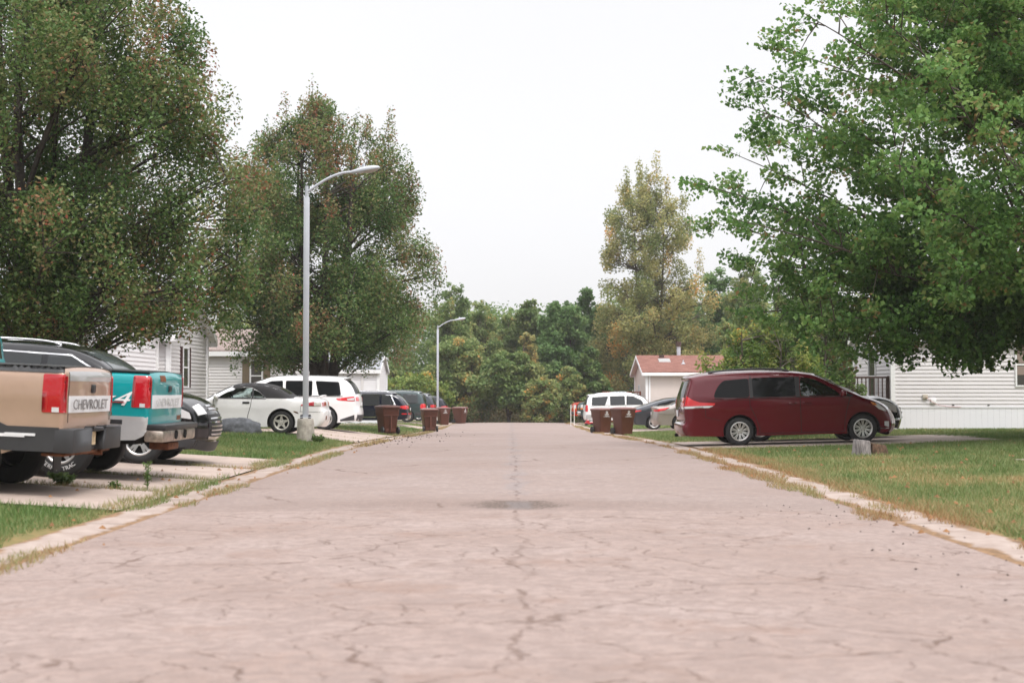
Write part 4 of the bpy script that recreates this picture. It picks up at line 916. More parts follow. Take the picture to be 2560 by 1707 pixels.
# ---------------------------------------------------------------- the white convertible
def convertible():
    out = [(.10, .22, 1), (.02, .36), (.0, .52), (.0, .62, 1), (.05, .66), (.06, .80), (.10, .90), (.30, .945), (.80, .955, 1), (.98, 1.02), (1.22, 1.16), (1.45, 1.255), (1.72, 1.305), (2.05, 1.315), (2.35, 1.285), (2.50, 1.235), (2.85, 1.06), (3.22, .87), (3.38, .83), (3.8, .765), (4.15, .67), (4.35, .56), (4.45, .42), (4.43, .30), (4.33, .19, 1)]
    w1 = [(1.93, .955), (1.93, 1.215), (2.15, 1.235), (2.38, 1.20), (2.62, 1.09), (2.86, .945)]
    w2 = [(1.56, .965), (1.74, 1.12), (1.89, 1.185), (1.89, .955)]
    c = Car('convertible', 'old white convertible with black soft top parked behind the near lamp post', 4.46, .875, .93, out, (1.13, 3.69, .315), M['white_old'], plan=(.10, .15), tumble=.42, rnd=.11, bulge=(.05, .22, .04), z0=.19, holes=[w1, w2], gap=.06)
    c.side('side_window', w1, M['glass'], off=.003, rd=.04, rim=.01); c.side('side_window', w2, M['glass'], off=.003, rd=.04, rim=.01)
    ft = [(.80, .958), (.98, 1.022), (1.22, 1.162), (1.45, 1.257), (1.72, 1.307), (2.05, 1.317), (2.35, 1.287), (2.50, 1.237)]
    c.over('soft_top', (.84, .965), (2.47, 1.25), -1, 1, M['softtop'], off=.008, m=13, n=40)
    c.side('soft_top_side', [(.80, .955)] + [(u, z - .004) for u, z in ft[1:]] + [(2.40, 1.20), (2.15, 1.245), (1.92, 1.225), (1.74, 1.13), (1.54, .955)], M['softtop'], off=.006)
    c.side('window_trim', [(1.54, .935), (1.54, .957), (2.90, .948), (2.92, .928)], M['trim'], off=.007)
    c.side('pillar_trim', [(1.885, .955), (1.885, 1.20), (1.93, 1.215), (1.93, .955)], M['trim'], off=.007)
    c.over('rear_window', (1.0, 1.04), (1.28, 1.19), -.6, .6, M['greyglass'], off=.016)
    c.over('windscreen', (2.52, 1.225), (3.16, .90), -.92, .92, M['wscreen'], off=.006)
    c.wrap('tail_light', [(.10, .87), (.30, .875), (.60, .80), (.62, .765), (.08, .755)], (.075, .86), (.06, .76), .35, M['redlens'])
    c.side('tail_light_lens', [(.09, .865), (.26, .87), (.26, .765), (.085, .76)], M['rimdull'], off=.013)
    c.seam([(1.93, .93), (1.95, .75), (2.02, .5), (2.06, .22)]); c.seam([(2.95, .92), (2.95, .6), (2.92, .22)]); c.seam([(.62, .765), (.62, .60)], w=.009); c.seam([(.03, .60), (.64, .61)], w=.009)
    c.side('door_handle', [(1.98, .80), (1.98, .855), (2.17, .855), (2.17, .80)], M['trim'], off=.009, rd=.02)
    c.side('wheel_arch_rust', [(.66, .55), (.70, .60), (.80, .625), (.80, .60), (.74, .57)], M['rust'], off=.004)
    mb = MB(); P, n = c.strip(np.linspace(c.at(.22, .93), c.at(.12, .905), 3), np.linspace(-.86, .86, 11))
    q = P[1]; mb.tube(c.xf([(p[0] - .02 - .05 * (1 - abs(t) ** 2), p[1], p[2] + .075) for p, t in zip(q, np.linspace(-1, 1, 11))]), .022, 8)
    for k in (1, 9): mb.tube(c.xf([(q[k][0], q[k][1], q[k][2] - .02), (q[k][0] - .03, q[k][1], q[k][2] + .075)]), .02, 6)
    mb.build('spoiler', M['white_old'], c.root)
    c.plate(.01, .56, M['plate']); c.over('bumper_scuff', (.01, .50), (.02, .40), .62, .8, M['rust'], off=.004, label='brown scuffed corner of the rear bumper')
    c.mirror(2.86, .93, M['white_old'], (.13, .20, .13)); c.wheels(.205, S5, .20, rimmat=M['rimdull']); c.interior((1.75,), .36, 2.65)
    return c
convertible().place(-7.23, 38.9, -1, 0)

# ---------------------------------------------------------------- sedans
def sedan():
    out = [(.08, .28, 1), (.0, .44), (.0, .62), (.03, .80), (.05, .96), (.02, 1.035), (.06, 1.055, 1), (.35, 1.075), (.62, 1.09), (1.0, 1.23), (1.5, 1.41), (2.1, 1.495), (2.7, 1.495), (3.1, 1.42), (3.6, 1.17), (3.85, 1.05), (4.4, .95), (4.75, .80), (4.95, .60), (4.98, .40), (4.9, .24, 1)]
    c = Car('sedan', 'champagne silver sedan with red tail light behind the minivan', 5.0, .93, 1.0, out, (1.08, 3.92, .35), M['champagne'], rnd=.13, bulge=(.16, .2, .05), z0=.24)
    c.wrap('tail_light', [(.07, .98), (.45, 1.03), (.62, 1.035), (.40, .93), (.05, .86)], (.04, .98), (.035, .87), .55, M['brightred'])
    c.side('side_window', [(1.35, 1.06), (1.6, 1.30), (2.1, 1.39), (2.35, 1.39), (2.35, 1.03)], M['darkglass'], rd=.05); c.side('side_window', [(2.42, 1.03), (2.42, 1.39), (2.75, 1.38), (3.1, 1.28), (3.45, 1.03)], M['darkglass'], rd=.05)
    c.over('rear_window', (.70, 1.115), (1.6, 1.43), -.85, .85, M['darkglass']); c.over('windscreen', (3.05, 1.43), (3.75, 1.09), -.9, .9, M['wscreen'])
    c.seam([(.80, 1.06), (.82, .8), (.74, .72)], w=.008); c.seam([(2.38, 1.02), (2.38, .34)]); c.seam([(.04, .76), (.74, .72)], w=.008)
    cc = [(.93 + .085 * math.cos(a), .93 + .085 * math.sin(a)) for a in np.linspace(0, 2 * math.pi, 21)]; c.seam(cc, w=.008)
    c.side('sill_chrome', [(1.55, .36), (1.55, .38), (3.4, .38), (3.4, .36)], M['chrome']); c.plate(.03, .78, M['plate']); c.wheels(.235, S5d, .22); return c
sedan().place(8.98, 63.9, 1, 0)
def fastback():
    out = [(.08, .26, 1), (.0, .42), (.02, .60), (.05, .80), (.03, .95), (.05, .985, 1), (.30, 1.04), (.8, 1.18), (1.4, 1.355), (2.0, 1.44), (2.4, 1.44), (2.9, 1.34), (3.4, 1.12), (3.7, 1.0), (4.2, .88), (4.55, .70), (4.68, .50), (4.6, .24, 1)]
    c = Car('sedan', 'dark blue grey fastback sedan beside the champagne sedan', 4.7, .92, .96, out, (1.0, 3.85, .335), M['charcoal'], rnd=.13, bulge=(.16, .2, .05), z0=.22)
    c.wrap('tail_light', [(.06, .93), (.42, .93), (.40, .895), (.20, .86), (.06, .82)], (.045, .93), (.05, .83), .62, M['brightred'])
    c.over('rear_window', (.42, 1.075), (1.5, 1.38), -.8, .8, M['greyglass']); c.over('windscreen', (2.6, 1.41), (3.5, 1.07), -.9, .9, M['wscreen'])
    c.side('side_window', [(.95, 1.0), (1.25, 1.22), (1.8, 1.34), (2.2, 1.34), (2.2, .98)], M['darkglass'], rd=.05); c.side('side_window', [(2.28, .98), (2.28, 1.34), (2.7, 1.27), (3.2, .98)], M['darkglass'], rd=.05)
    c.plate(.05, .72, M['plate']); c.over('diffuser', (.02, .40), (.07, .28), -.9, .9, M['trim']); c.wheels(.235, S5d, .22); return c
fastback().place(8.12, 67.8, 1, 0)

# ---------------------------------------------------------------- pickups
def pickup(name, label, body, H=0.0, cat='pickup truck', r=.40, z0=.46, low=None):
    out = [(.02, z0 + .22, 1), (.003, .715), (.0, .76), (.0, .9), (.0, 1.2), (.0, 1.33), (.005, 1.38), (.03, 1.43, 1), (2.52, 1.43, 1), (2.55, 1.46), (2.66, 1.90), (2.80, 1.98), (3.2, 2.0), (3.6, 1.98), (3.85, 1.93), (4.45, 1.47, 1), (4.7, 1.43), (5.4, 1.36), (5.68, 1.30), (5.77, 1.18), (5.80, .75), (5.77, .50, 1)]
    c = Car(name, label, 5.80, .965, 1.35, out, (1.15, 4.75, r), body, plan=(.0, .05), tumble=.30, rnd=.045, bulge=(.03, .10, .03), z0=z0, gap=.08, cat=cat)
    c.side('side_window', [(2.74, 1.46), (2.80, 1.86), (3.62, 1.88), (3.72, 1.83), (4.20, 1.48)], M['greyglass'], rd=.04)
    c.over('rear_window', (2.58, 1.55), (2.64, 1.84), -.85, .85, M['greyglass']); c.over('windscreen', (3.88, 1.91), (4.40, 1.52), -.93, .93, M['wscreen'])
    c.over('bed_cover', (.05, 1.43), (2.5, 1.43), -.985, .985, M['trim'], off=.02, m=3, rim=.05, n=20)
    c.seam([(2.58, 1.40), (2.58, .60)]); c.seam([(3.95, 1.4), (3.95, .6)]); c.handle(2.8, 1.28, M['trim'])
    return c
def lettering(c, s, size, pos, plane, mat, name='lettering', squash=1.0, slant=0.0):
    vs, fs = text_geo(s, size); mb = MB(); vs = [(x + slant * y, y, z) for x, y, z in vs]
    if plane == 'rear': vs = [(pos[0] - c.L / 2 - z, -x * squash + pos[1], y + pos[2]) for x, y, z in vs]
    else: vs = [(pos[0] - c.L / 2 - x * squash, pos[1] + z, y + pos[2]) for x, y, z in vs]
    mb.add(vs, fs); return mb.build(name, mat, c.root, smooth=False)
def tan_truck():
    c = pickup('pickup_truck', 'tan pickup truck with dark grey lower trim, nearest vehicle on the left', M['tan'])
    c.wrap('tail_light', [(.0, .94), (.002, 1.37), (.24, 1.37), (.245, .94)], (.0, .94), (.0, 1.35), .965, M['redlens'])
    c.side('tail_light_lens', [(.05, .945), (.05, 1.0), (.13, 1.0), (.13, .945)], M['clearlens'], off=.013)
    c.side('rail_cap', [(.02, 1.385), (.02, 1.452), (2.5, 1.452), (2.5, 1.385)], M['trim'], off=.010)
    c.side('side_cladding', [(.04, .50), (.04, .775), (.62, .775), (.80, .85), (.95, .90), (1.12, .915), (1.29, .90), (1.45, .85), (1.62, .775), (4.3, .775), (4.3, .47), (1.60, .47), (1.58, .55)] + [(1.15 + .482 * math.cos(a), .40 + .482 * math.sin(a)) for a in np.linspace(.22, math.pi - .22, 12)] + [(.64, .50)], M['greytrim'], off=.012, rim=.03)
    c.side('side_chrome', [(.42, .655), (.42, .69), (.75, .69), (.72, .655)], M['plate'], off=.022); c.side('side_chrome', [(.30, .672), (.30, .70), (.64, .70), (.64, .672)], M['plate'], off=.024)
    c.over('tailgate_band', (.0, .94), (.0, 1.13), -.90, .90, M['plate'], off=.006, n=3); c.over('tailgate_top', (.0, 1.30), (.02, 1.40), -.90, .90, M['silverlow'], off=.003)
    lettering(c, 'CHEVROLET', .165, (-.045, .08, .978), 'rear', M['greyletter'], squash=1.5)
    c.box('tailgate_handle', (-.052, -.07, 1.165), (-.02, .07, 1.265), M['trim']); c.over('tailgate_gap', (.0, .83), (.0, 1.4), .895, .905, M['dark'], off=.004, m=3); c.over('tailgate_gap', (.0, .83), (.0, 1.4), -.905, -.895, M['dark'], off=.004, m=3)
    # bumper wrapped round the tail with the plate in a recess
    mb = MB()
    for y0, y1 in ((-.97, -.24), (.24, .97)): mb.box((-.13 - c.L / 2, y0, .49), (.10 - c.L / 2, y1, .765))
    mb.box((-.03 - c.L / 2, -.24, .49), (.10 - c.L / 2, .24, .765)); mb.box((-.13 - c.L / 2, -.24, .715), (-.03 - c.L / 2, .24, .765))
    mb.build('rear_bumper', M['greytrim'], c.root, bevel=.02)
    mb = MB(); mb.cbox((-.045 - c.L / 2, 0, .63), (.012, .30, .155)); mb.build('licence_plate', M['plateorange'], c.root)
    c.box('bumper_rust', (-.02, -.9, .45), (.25, .9, .485), M['rust'])
    mb = MB(); mb.tube([(.5 - c.L / 2, -.35, .47), (-.06 - c.L / 2, -.42, .455)], .045, 10); mb.build('exhaust', M['rust'], c.root)
    mb = MB(); mb.cbox((.60 - c.L / 2, -.80, .36), (.015, .30, .36)); mb.build('mud_flap', M['greytrim'], c.root)
    c.wheels(.20, S5, .27, rimmat=M['rimdull']); return c
tan_truck().place(-7.93, 16.87, -1)
def teal_truck():
    c = pickup('pickup_truck', 'rusty teal and silver pickup truck beside the tan pickup', M['teal'])
    c.wrap('tail_light', [(.0, .98), (.004, 1.40), (.22, 1.40), (.23, .98)], (.0, .98), (.0, 1.38), .965, M['redlens'])
    c.side('tail_light_lens', [(.05, .985), (.05, 1.035), (.12, 1.035), (.12, .985)], M['clearlens'], off=.013)
    c.side('rail_cap', [(.02, 1.43), (.02, 1.452), (2.5, 1.452), (2.5, 1.43)], M['trim'], off=.008)
    c.side('lower_panel', [(.16, .55), (.05, .61), (.01, .70), (.01, .86), (5.7, .86), (5.7, .55), (5.25, .5)] + [(4.75 + .482 * math.cos(a), .40 + .482 * math.sin(a)) for a in np.linspace(.22, math.pi - .22, 12)] + [(1.60, .48)] + [(1.15 + .482 * math.cos(a), .40 + .482 * math.sin(a)) for a in np.linspace(.22, math.pi - .22, 12)] + [(.63, .52)], M['silverlow'], off=.006)
    c.side('side_moulding', [(.34, .755), (.34, .81), (.64, .81), (.64, .755)], M['trim'], off=.014); c.side('rust_hole', [(.52 + .04 * math.cos(a), .885 + .045 * math.sin(a)) for a in np.linspace(0, 2 * math.pi, 13)[:-1]], M['rust'], off=.008, sides=(1,), label='round rusty filler hole')
    lettering(c, '4x4', .27, (.60, .978, 1.0), 'side', M['whiteletter'], squash=1.6, slant=.35)
    c.side('side_stripe', [(.32, 1.035), (.32, 1.045), (.95, 1.045), (.95, 1.035)], M['redlens'], off=.024, sides=(1,))
    c.over('tailgate_band', (.0, .97), (.0, 1.15), -.90, .90, M['plate'], off=.006, n=3); lettering(c, 'CHEVROLET', .15, (-.045, .08, 1.005), 'rear', M['fadeletter'], squash=1.6)
    c.box('tailgate_handle', (-.052, -.07, 1.19), (-.02, .07, 1.28), M['trim']); c.over('rust_patch', (.0, 1.33), (.02, 1.40), .25, .55, M['rust'], off=.005, label='rusty patch at the top of the tailgate')
    c.over('rust_patch', (.0, .80), (.0, .86), -.9, -.6, M['rust'], off=.005)
    mb = MB(); mb.box((-.24 - c.L / 2, -.95, .69), (.03 - c.L / 2, .95, .765)); mb.build('bumper_pad', M['trim'], c.root, bevel=.015)
    mb = MB(); mb.box((-.215 - c.L / 2, -.94, .53), (.05 - c.L / 2, .94, .69)); mb.build('rear_bumper', M['rustchrome'], c.root, bevel=.03)
    for y in (-.25, .28): mb = MB(); mb.lathe([(.001, 0), (.055, 0), (.06, .012), (.06, -.012)], 16, 'x', (-.222 - c.L / 2, y, .62)); mb.build('bumper_hole', M['dark'], c.root)
    c.box('tow_hitch', (-.12, -.35, .40), (.15, .25, .50), M['rust'], bevel=.02)
    c.wheels(.21, S5, .27, rimmat=M['rim'])
    w = [o for o in bpy.data.objects if o.parent == c.root and o.name.startswith('wheel')]
    near = [o for o in w if o.location.y > 0 and o.location.x < 0][0]
    # raised white tyre lettering round the outer wall
    for word, a_mid in (('TERRA', -62), ('TRAC', -118), ('TERRA', 62), ('TRAC', 118)):
        mb = MB()
        for i, ch in enumerate(word):
            a = R(a_mid + (i - len(word) / 2 + .5) * 9.5 * (1 if a_mid > 0 else -1))
            vs, fs = text_geo(ch, .075); rad = .275
            er = Vector((math.cos(a), 0, math.sin(a))); et = Vector((-math.sin(a), 0, math.cos(a)))
            up = er if a_mid > 0 else -er
            right = Vector((0, 1, 0)).cross(up) * -1      # reading direction seen from outside
            right = up.cross(Vector((0, 1, 0)))
            mb.add([tuple(er * rad + right * x + up * (y - .027) + Vector((0, .137 + .012 + z, 0))) for x, y, z in vs], fs)
        mb.build('tyre_lettering', M['whiteletter'], near, smooth=False)
    return c
teal_truck().place(-7.72, 19.77, -1)
def far_truck(name, label, body, X, Y, bump, lamp):
    c = pickup(name, label, body, r=.38)
    c.wrap('headlight', [(5.56, 1.22), (5.72, 1.2), (5.74, 1.0), (5.56, 1.0)], (5.78, 1.18), (5.80, 1.0), .62, M['clearlens']); c.wrap('turn_signal', [(5.56, .99), (5.74, .99), (5.74, .90), (5.56, .90)], (5.80, .99), (5.80, .91), .62, M['amber'])
    c.over('grille', (5.785, 1.15), (5.80, .9), -.58, .58, M['trim']); c.box('front_bumper', (5.72, -.97, .56), (5.95, .97, .78), bump, bevel=.04)
    c.wheels(.2, S5, .24); c.root.location; return c.place(X, Y, -1, 0, 0)
far_truck('pickup_truck', 'dark grey pickup nose with amber lamp behind the white utility vehicle', M['greengrey'], 7.35, 92.2, M['chrome'], 0)
far_truck('pickup_truck', 'red pickup with black bumper farthest back on the right', M['red_paint'], 7.10, 96.6, M['trim'], 0)
# ================================================================ homes
def lap_wall(mb, a, b, z0, z1f, lap=.13, out=.025, nrm=(0, -1)):
    """lapped boards between plan points a and b from z0 up to z1f(s), s the distance from a"""
    a = Vector((a[0], a[1])); b = Vector((b[0], b[1])); Lw = (b - a).length; d = (b - a) / Lw; n = Vector(nrm)
    ss = np.linspace(0, Lw, 41); top = [z1f(s) for s in ss]; zmax = max(top); z = z0
    def span(zz):
        ok = [s for s, t in zip(ss, np.array(top)) if t >= zz - 1e-6]
        return (min(ok), max(ok)) if ok else None
    def fine(zz):  # exact ends for sloped tops
        r = span(zz)
        if r is None: return None
        lo, hi = r
        if lo > 0:
            for k in range(20):
                m = (lo - Lw / 40 + lo) / 2 if k == 0 else (l2 + h2) / 2
                if k == 0: l2, h2 = lo - Lw / 40, lo
                if z1f(m) >= zz: h2 = m
                else: l2 = m
            lo = h2
            
        if hi < Lw:
            l2, h2 = hi, hi + Lw / 40
            for k in range(20):
                m = (l2 + h2) / 2
                if z1f(m) >= zz: l2 = m
                else: h2 = m
            hi = l2
        return lo, hi
    while z < zmax - .01:
        zt = min(z + lap, zmax - .002); r0 = fine(z); r1 = fine(zt)
        if r0 is None: break
        if r1 is None: r1 = ((r0[0] + r0[1]) / 2,) * 2
        P = lambda s, zz, o: (a.x + d.x * s + n.x * o, a.y + d.y * s + n.y * o, zz)
        mb.add([P(r0[0], z, out), P(r0[1], z, out), P(r1[1], zt, .002), P(r1[0], zt, .002)], [(0, 1, 2, 3)])
        mb.add([P(r0[0], z, out), P(r0[1], z, out), P(r0[1], z, -.001), P(r0[0], z, -.001)], [(0, 3, 2, 1)])
        z += lap
def home(name, label, x0, x1, y0, y1, zg, eave, ridge, axis, siding, roofm, skirt=.6, over=.30, rake=.30, group=None, soffit=None):
    """zg ground, eave and ridge heights above the datum; axis of the ridge 'x' or 'y'"""
    root = empty(name, (x0, y0, zg)); tag(root, label, 'house', group)
    X, Y = x1 - x0, y1 - y0; e, r = eave - zg, ridge - zg; zs = skirt
    flat = lambda s: e
    gx = lambda Lg: (lambda s: e + (r - e) * (1 - abs(s - Lg / 2) / (Lg / 2)))
    mb = MB()
    lap_wall(mb, (0, 0), (X, 0), zs, gx(X) if axis == 'y' else flat, nrm=(0, -1)); lap_wall(mb, (X, Y), (0, Y), zs, gx(X) if axis == 'y' else flat, nrm=(0, 1))
    lap_wall(mb, (0, Y), (0, 0), zs, gx(Y) if axis == 'x' else flat, nrm=(-1, 0)); lap_wall(mb, (X, 0), (X, Y), zs, gx(Y) if axis == 'x' else flat, nrm=(1, 0))
    mb.build('wall', siding, root, smooth=False, merge=False)
    mb = MB(); mb.box((.03, .03, .02), (X - .03, Y - .03, e - .05)); mb.build('core', M['dark'], root, smooth=False)
    for cx, cy in ((0, 0), (X, 0), (0, Y), (X, Y)): mb = MB(); mb.cbox((cx + (-.002 if cx == 0 else .002), cy + (-.002 if cy == 0 else .002), (zs + e) / 2), (.15, .15, e - zs)); mb.build('corner_trim', M['trimwhite'], root, smooth=False)
    mb = MB()    # vertical ribbed skirting and its cap
    if skirt > .1:
        for (a, b, n) in (((0, 0), (X, 0), (0, -1)), ((0, Y), (0, 0), (-1, 0)), ((X, 0), (X, Y), (1, 0))):
            a = Vector(a); b = Vector(b); Lw = (b - a).length; d = (b - a) / Lw; k = max(2, int(Lw / .2)); n = Vector(n)
            for i in range(k):
                s0, s1 = i * Lw / k, (i + .92) * Lw / k; s2 = (i + 1) * Lw / k
                q = [a + d * s for s in (s0, s1, s1, s2)]; o = [.012, .012, .007, .007]
                vs = [(p.x + n.x * w, p.y + n.y * w, z) for p, w in zip(q, o) for z in (-.25, zs)]
                mb.add(vs, [(0, 2, 3, 1), (2, 4, 5, 3), (4, 6, 7, 5)])
        mb.box((-.03, -.03, zs - .01), (X + .03, Y + .03, zs + .055)); mb.build('skirting', M['skirt'], root, smooth=False, merge=False)
    # roof slabs
    sl = (r - e) / ((Y if axis == 'x' else X) / 2); h = .09; drop = over * sl
    def slab(sgn):
        if axis == 'x':
            ym = Y / 2; ye = -over if sgn < 0 else Y + over; base = [(-rake, ye, e - drop), (X + rake, ye, e - drop), (X + rake, ym, r), (-rake, ym, r)]
        else:
            xm = X / 2; xe = -over if sgn < 0 else X + over; base = [(xe, -rake, e - drop), (xe, Y + rake, e - drop), (xm, Y + rake, r), (xm, -rake, r)]
        return base
    for sgn in (-1, 1):
        b = slab(sgn); mb = MB(); mb.add([(p[0], p[1], p[2] + .05) for p in b] + [(p[0], p[1], p[2] + .05 + h) for p in b], [(0, 1, 2, 3), (4, 5, 6, 7), (0, 1, 5, 4), (1, 2, 6, 5), (2, 3, 7, 6), (3, 0, 4, 7)])
        mb.build('roof', roofm, root, smooth=False)
        mb = MB()     # fascia along the eave and the rakes, with the soffit
        if axis == 'x':
            y = b[0][1]; mb.box((-rake - .01, min(y, y + sgn * .025), e - drop - .13), (X + rake + .01, max(y, y + sgn * .025), e - drop + .075))
            for xx, q in ((-rake, -.025), (X + rake, .025)):
                mb.add([(xx, y, e - drop - .09), (xx + q, y, e - drop - .09), (xx + q, Y / 2, r - .09), (xx, Y / 2, r - .09), (xx, y, e - drop + .11), (xx + q, y, e - drop + .11), (xx + q, Y / 2, r + .11), (xx, Y / 2, r + .11)], [(0, 1, 2, 3), (4, 5, 6, 7), (0, 1, 5, 4), (1, 2, 6, 5), (2, 3, 7, 6), (3, 0, 4, 7)])
        else:
            x = b[0][0]; mb.box((min(x, x + sgn * .025), -rake - .01, e - drop - .13), (max(x, x + sgn * .025), Y + rake + .01, e - drop + .075))
            for yy, q in ((-rake, -.025), (Y + rake, .025)):
                mb.add([(x, yy, e - drop - .09), (x, yy + q, e - drop - .09), (X / 2, yy + q, r - .09), (X / 2, yy, r - .09), (x, yy, e - drop + .11), (x, yy + q, e - drop + .11), (X / 2, yy + q, r + .11), (X / 2, yy, r + .11)], [(0, 1, 2, 3), (4, 5, 6, 7), (0, 1, 5, 4), (1, 2, 6, 5), (2, 3, 7, 6), (3, 0, 4, 7)])
        mb.build('fascia', M['trimwhite'], root, smooth=False)
        mb = MB(); mb.add([(p[0], p[1], p[2] + .035) for p in b], [(0, 1, 2, 3)]); mb.build('soffit', M['trimwhite'], root, smooth=False)
    return root, X, Y
def window(root, side, s, z, w, h, X, Y, shutters=None, blind=False, name='window'):
    """side '-y', '+x' or '-x' of the home; s the centre along it"""
    def pt(u, o, zz):
        return {'-y': (s + u, -o, zz), '+x': (X + o, s + u, zz), '-x': (-o, s - u, zz)}[side]
    def bx(mb, u0, u1, o0, o1, z0, z1):
        p, q = pt(u0, o0, z0), pt(u1, o1, z1); mb.box([min(a, b) for a, b in zip(p, q)], [max(a, b) for a, b in zip(p, q)])
    t = .055; mb = MB()
    bx(mb, -w / 2 - t, -w / 2, .0, .06, z - t, z + h + t); bx(mb, w / 2, w / 2 + t, .0, .06, z - t, z + h + t)
    bx(mb, -w / 2, w / 2, .0, .05, z - t, z); bx(mb, -w / 2, w / 2, .0, .05, z + h, z + h + t); bx(mb, -w / 2, w / 2, .0, .042, z + h * .5 - .025, z + h * .5 + .025)
    f = mb.build(name, M['trimwhite'], root, smooth=False)
    mb = MB(); bx(mb, -w / 2, w / 2, .0, .034, z, z + h * .5 - .025); bx(mb, -w / 2, w / 2, .0, .030, z + h * .5 + .025, z + h); mb.build('pane', M['pane'], f, smooth=False)
    if blind:
        mb = MB(); bx(mb, -w / 2 + .01, w / 2 - .01, .034, .038, z + h * .53, z + h - .01); bx(mb, -w / 2 + .01, w / 2 - .01, .036, .040, z + h * .25, z + h * .46); mb.build('blind', M['blind'], f, smooth=False)
    if shutters:
        for q in (-1, 1):
            mb = MB(); u0 = q * (w / 2 + t + .03); u1 = q * (w / 2 + t + .03 + .30)
            bx(mb, u0, u1, .0, .04, z - .05, z + h + .05)
            for k in range(2):
                zz = z + .03 + k * (h / 2); bx(mb, u0 + q * .05, u1 - q * .05, .03, .05, zz, zz + h / 2 - .08)
            mb.build('shutter', shutters, root, smooth=False)
    return f
# big white home at the left, gable end to the road (its top is in the tree)
ha, X, Y = home('mobile_home', 'wide white home at the far left behind the parked pickups and big tree', -26, -11.2, 37.4, 44.9, .15, 3.25, 4.55, 'x', M['siding_white'], M['shingle_grey'])
window(ha, '-y', 13.0, 1.3, .8, 1.2, X, Y)
# grey roofed white home with dark shutters
hb, X, Y = home('mobile_home', 'white gabled home with dark brown shutters, between the wide white home and the tan-shuttered home', -26, -11.25, 46.8, 52.6, .0, 3.25, 4.95, 'x', M['siding_cream'], M['shingle_grey'], over=.35, rake=.32)
window(hb, '+x', 2.35, 1.45, .78, 1.30, X, Y, M['shutter_red'])
# home with olive shutters behind the white crossover
hc, X, Y = home('mobile_home', 'white home with olive brown shutters behind the white crossover', -24, -9.75, 62.0, 67.2, -.2, 3.02, 3.95, 'x', M['siding_cream'], M['shingle_brown'], over=.25)
window(hc, '-y', X - 1.32, 1.5, .45, 1.30, X, Y, M['shutter_tan'])
window(hc, '+x', 1.5, 1.3, .5, 1.2, X, Y, M['shutter_red'])
mb = MB(); mb.tube([(X + .02, .95, 2.3), (X + .18, .95, 2.35)], .02, 6); mb.lathe([(.02, -.12), (.07, .0), (.06, .14), (.02, .2)], 10, 'z', (X + .18, .95, 2.4)); mb.build('wall_lamp', M['sconce'], hc)
# small white home farther down on the left
hd, X, Y = home('mobile_home', 'far white home half hidden by the round tree, left of the far lamp post', -20, -7.25, 78.0, 83.0, -.4, 2.45, 3.35, 'x', M['siding_white'], M['shingle_grey'], over=.2, rake=.15)
mb = MB(); mb.box((X - .95, -.06, .9), (X - .80, -.005, 2.5)); mb.build('down_pipe', M['siding_cream'], hd, smooth=False)
# right hand home, long wall to the camera
he, X, Y = home('mobile_home', 'long pale grey sided home with white skirting on the right', 12.95, 27, 48.2, 53.4, .06, 3.17, 4.4, 'x', M['siding_pale'], M['shingle_grey'], skirt=.66, over=.22, rake=.2)
window(he, '-y', 4.68, 1.42, .95, 1.40, X, Y, blind=True)
window(he, '-x', 2.6, .75, .9, 2.0, X, Y, name='entry_door')
for u, z, w, h, m, nm in ((1.00, .97, .17, .14, M['utilbox'], 'meter_box'), (1.28, .80, .17, .16, M['trimwhite'], 'outlet_box')):
    mb = MB(); mb.box((u, -.09, z), (u + w, -.012, z + h)); mb.build(nm, m, he, bevel=.012)
for u in (2.0, 3.2):
    mb = MB(); mb.box((u, -.05, .735), (u + .07, -.03, .765)); mb.build('skirt_vent', M['trim'], he, smooth=False)
mb = MB(); mb.tube([(1.1, -.10, 1.02), (1.3, -.11, .86), (1.55, -.05, .74), (1.9, -.045, .70), (2.3, -.045, .69)], .006, 6)
co = mb.build('extension_cord', M['cordpink'], None, loc=he.location); tag(co, 'faded red cord hanging along the white skirting of the right home', 'cord')
# entry deck at the end of that home
def deck(name, label, x0, x1, y0, y1, zg, zd, zr, mat, step=.14):
    root = empty(name, (x0, y0, zg)); tag(root, label, 'deck'); X, Y = x1 - x0, y1 - y0; a, b = zd - zg, zr - zg
    mb = MB(); mb.box((0, 0, a - .05), (X, Y, a)); mb.build('deck_floor', mat, root, smooth=False)
    for px, py in ((0, 0), (X, 0), (0, Y)):
        mb = MB(); mb.cbox((px, py, (b + .0) / 2), (.1, .1, b)); mb.build('post', mat, root, smooth=False)
    mb = MB(); mb.box((.05, -.03, b - .08), (X - .05, .03, b - .02)); mb.box((.05, -.02, a + .06), (X - .05, .02, a + .11)); mb.box((-.03, .05, b - .08), (.03, Y - .05, b - .02)); mb.box((-.02, .05, a + .06), (.02, Y - .05, a + .11)); mb.build('handrail', mat, root, smooth=False)
    mb = MB()
    for u in np.arange(step, X - .05, step): mb.cbox((u, 0, (a + b) / 2), (.035, .035, b - a - .15))
    for u in np.arange(step, Y - .05, step): mb.cbox((0, u, (a + b) / 2), (.035, .035, b - a - .15))
    mb.build('balusters', mat, root, smooth=False)
    mb = MB(); mb.box((.02, .0, 0), (X - .02, .03, a - .05)); mb.build('deck_skirt', mat, root, smooth=False)
deck('entry_deck', 'dark brown entry deck at the end of the right home', 11.7, 12.9, 48.5, 51.6, .05, .75, 1.80, M['deckwood'])
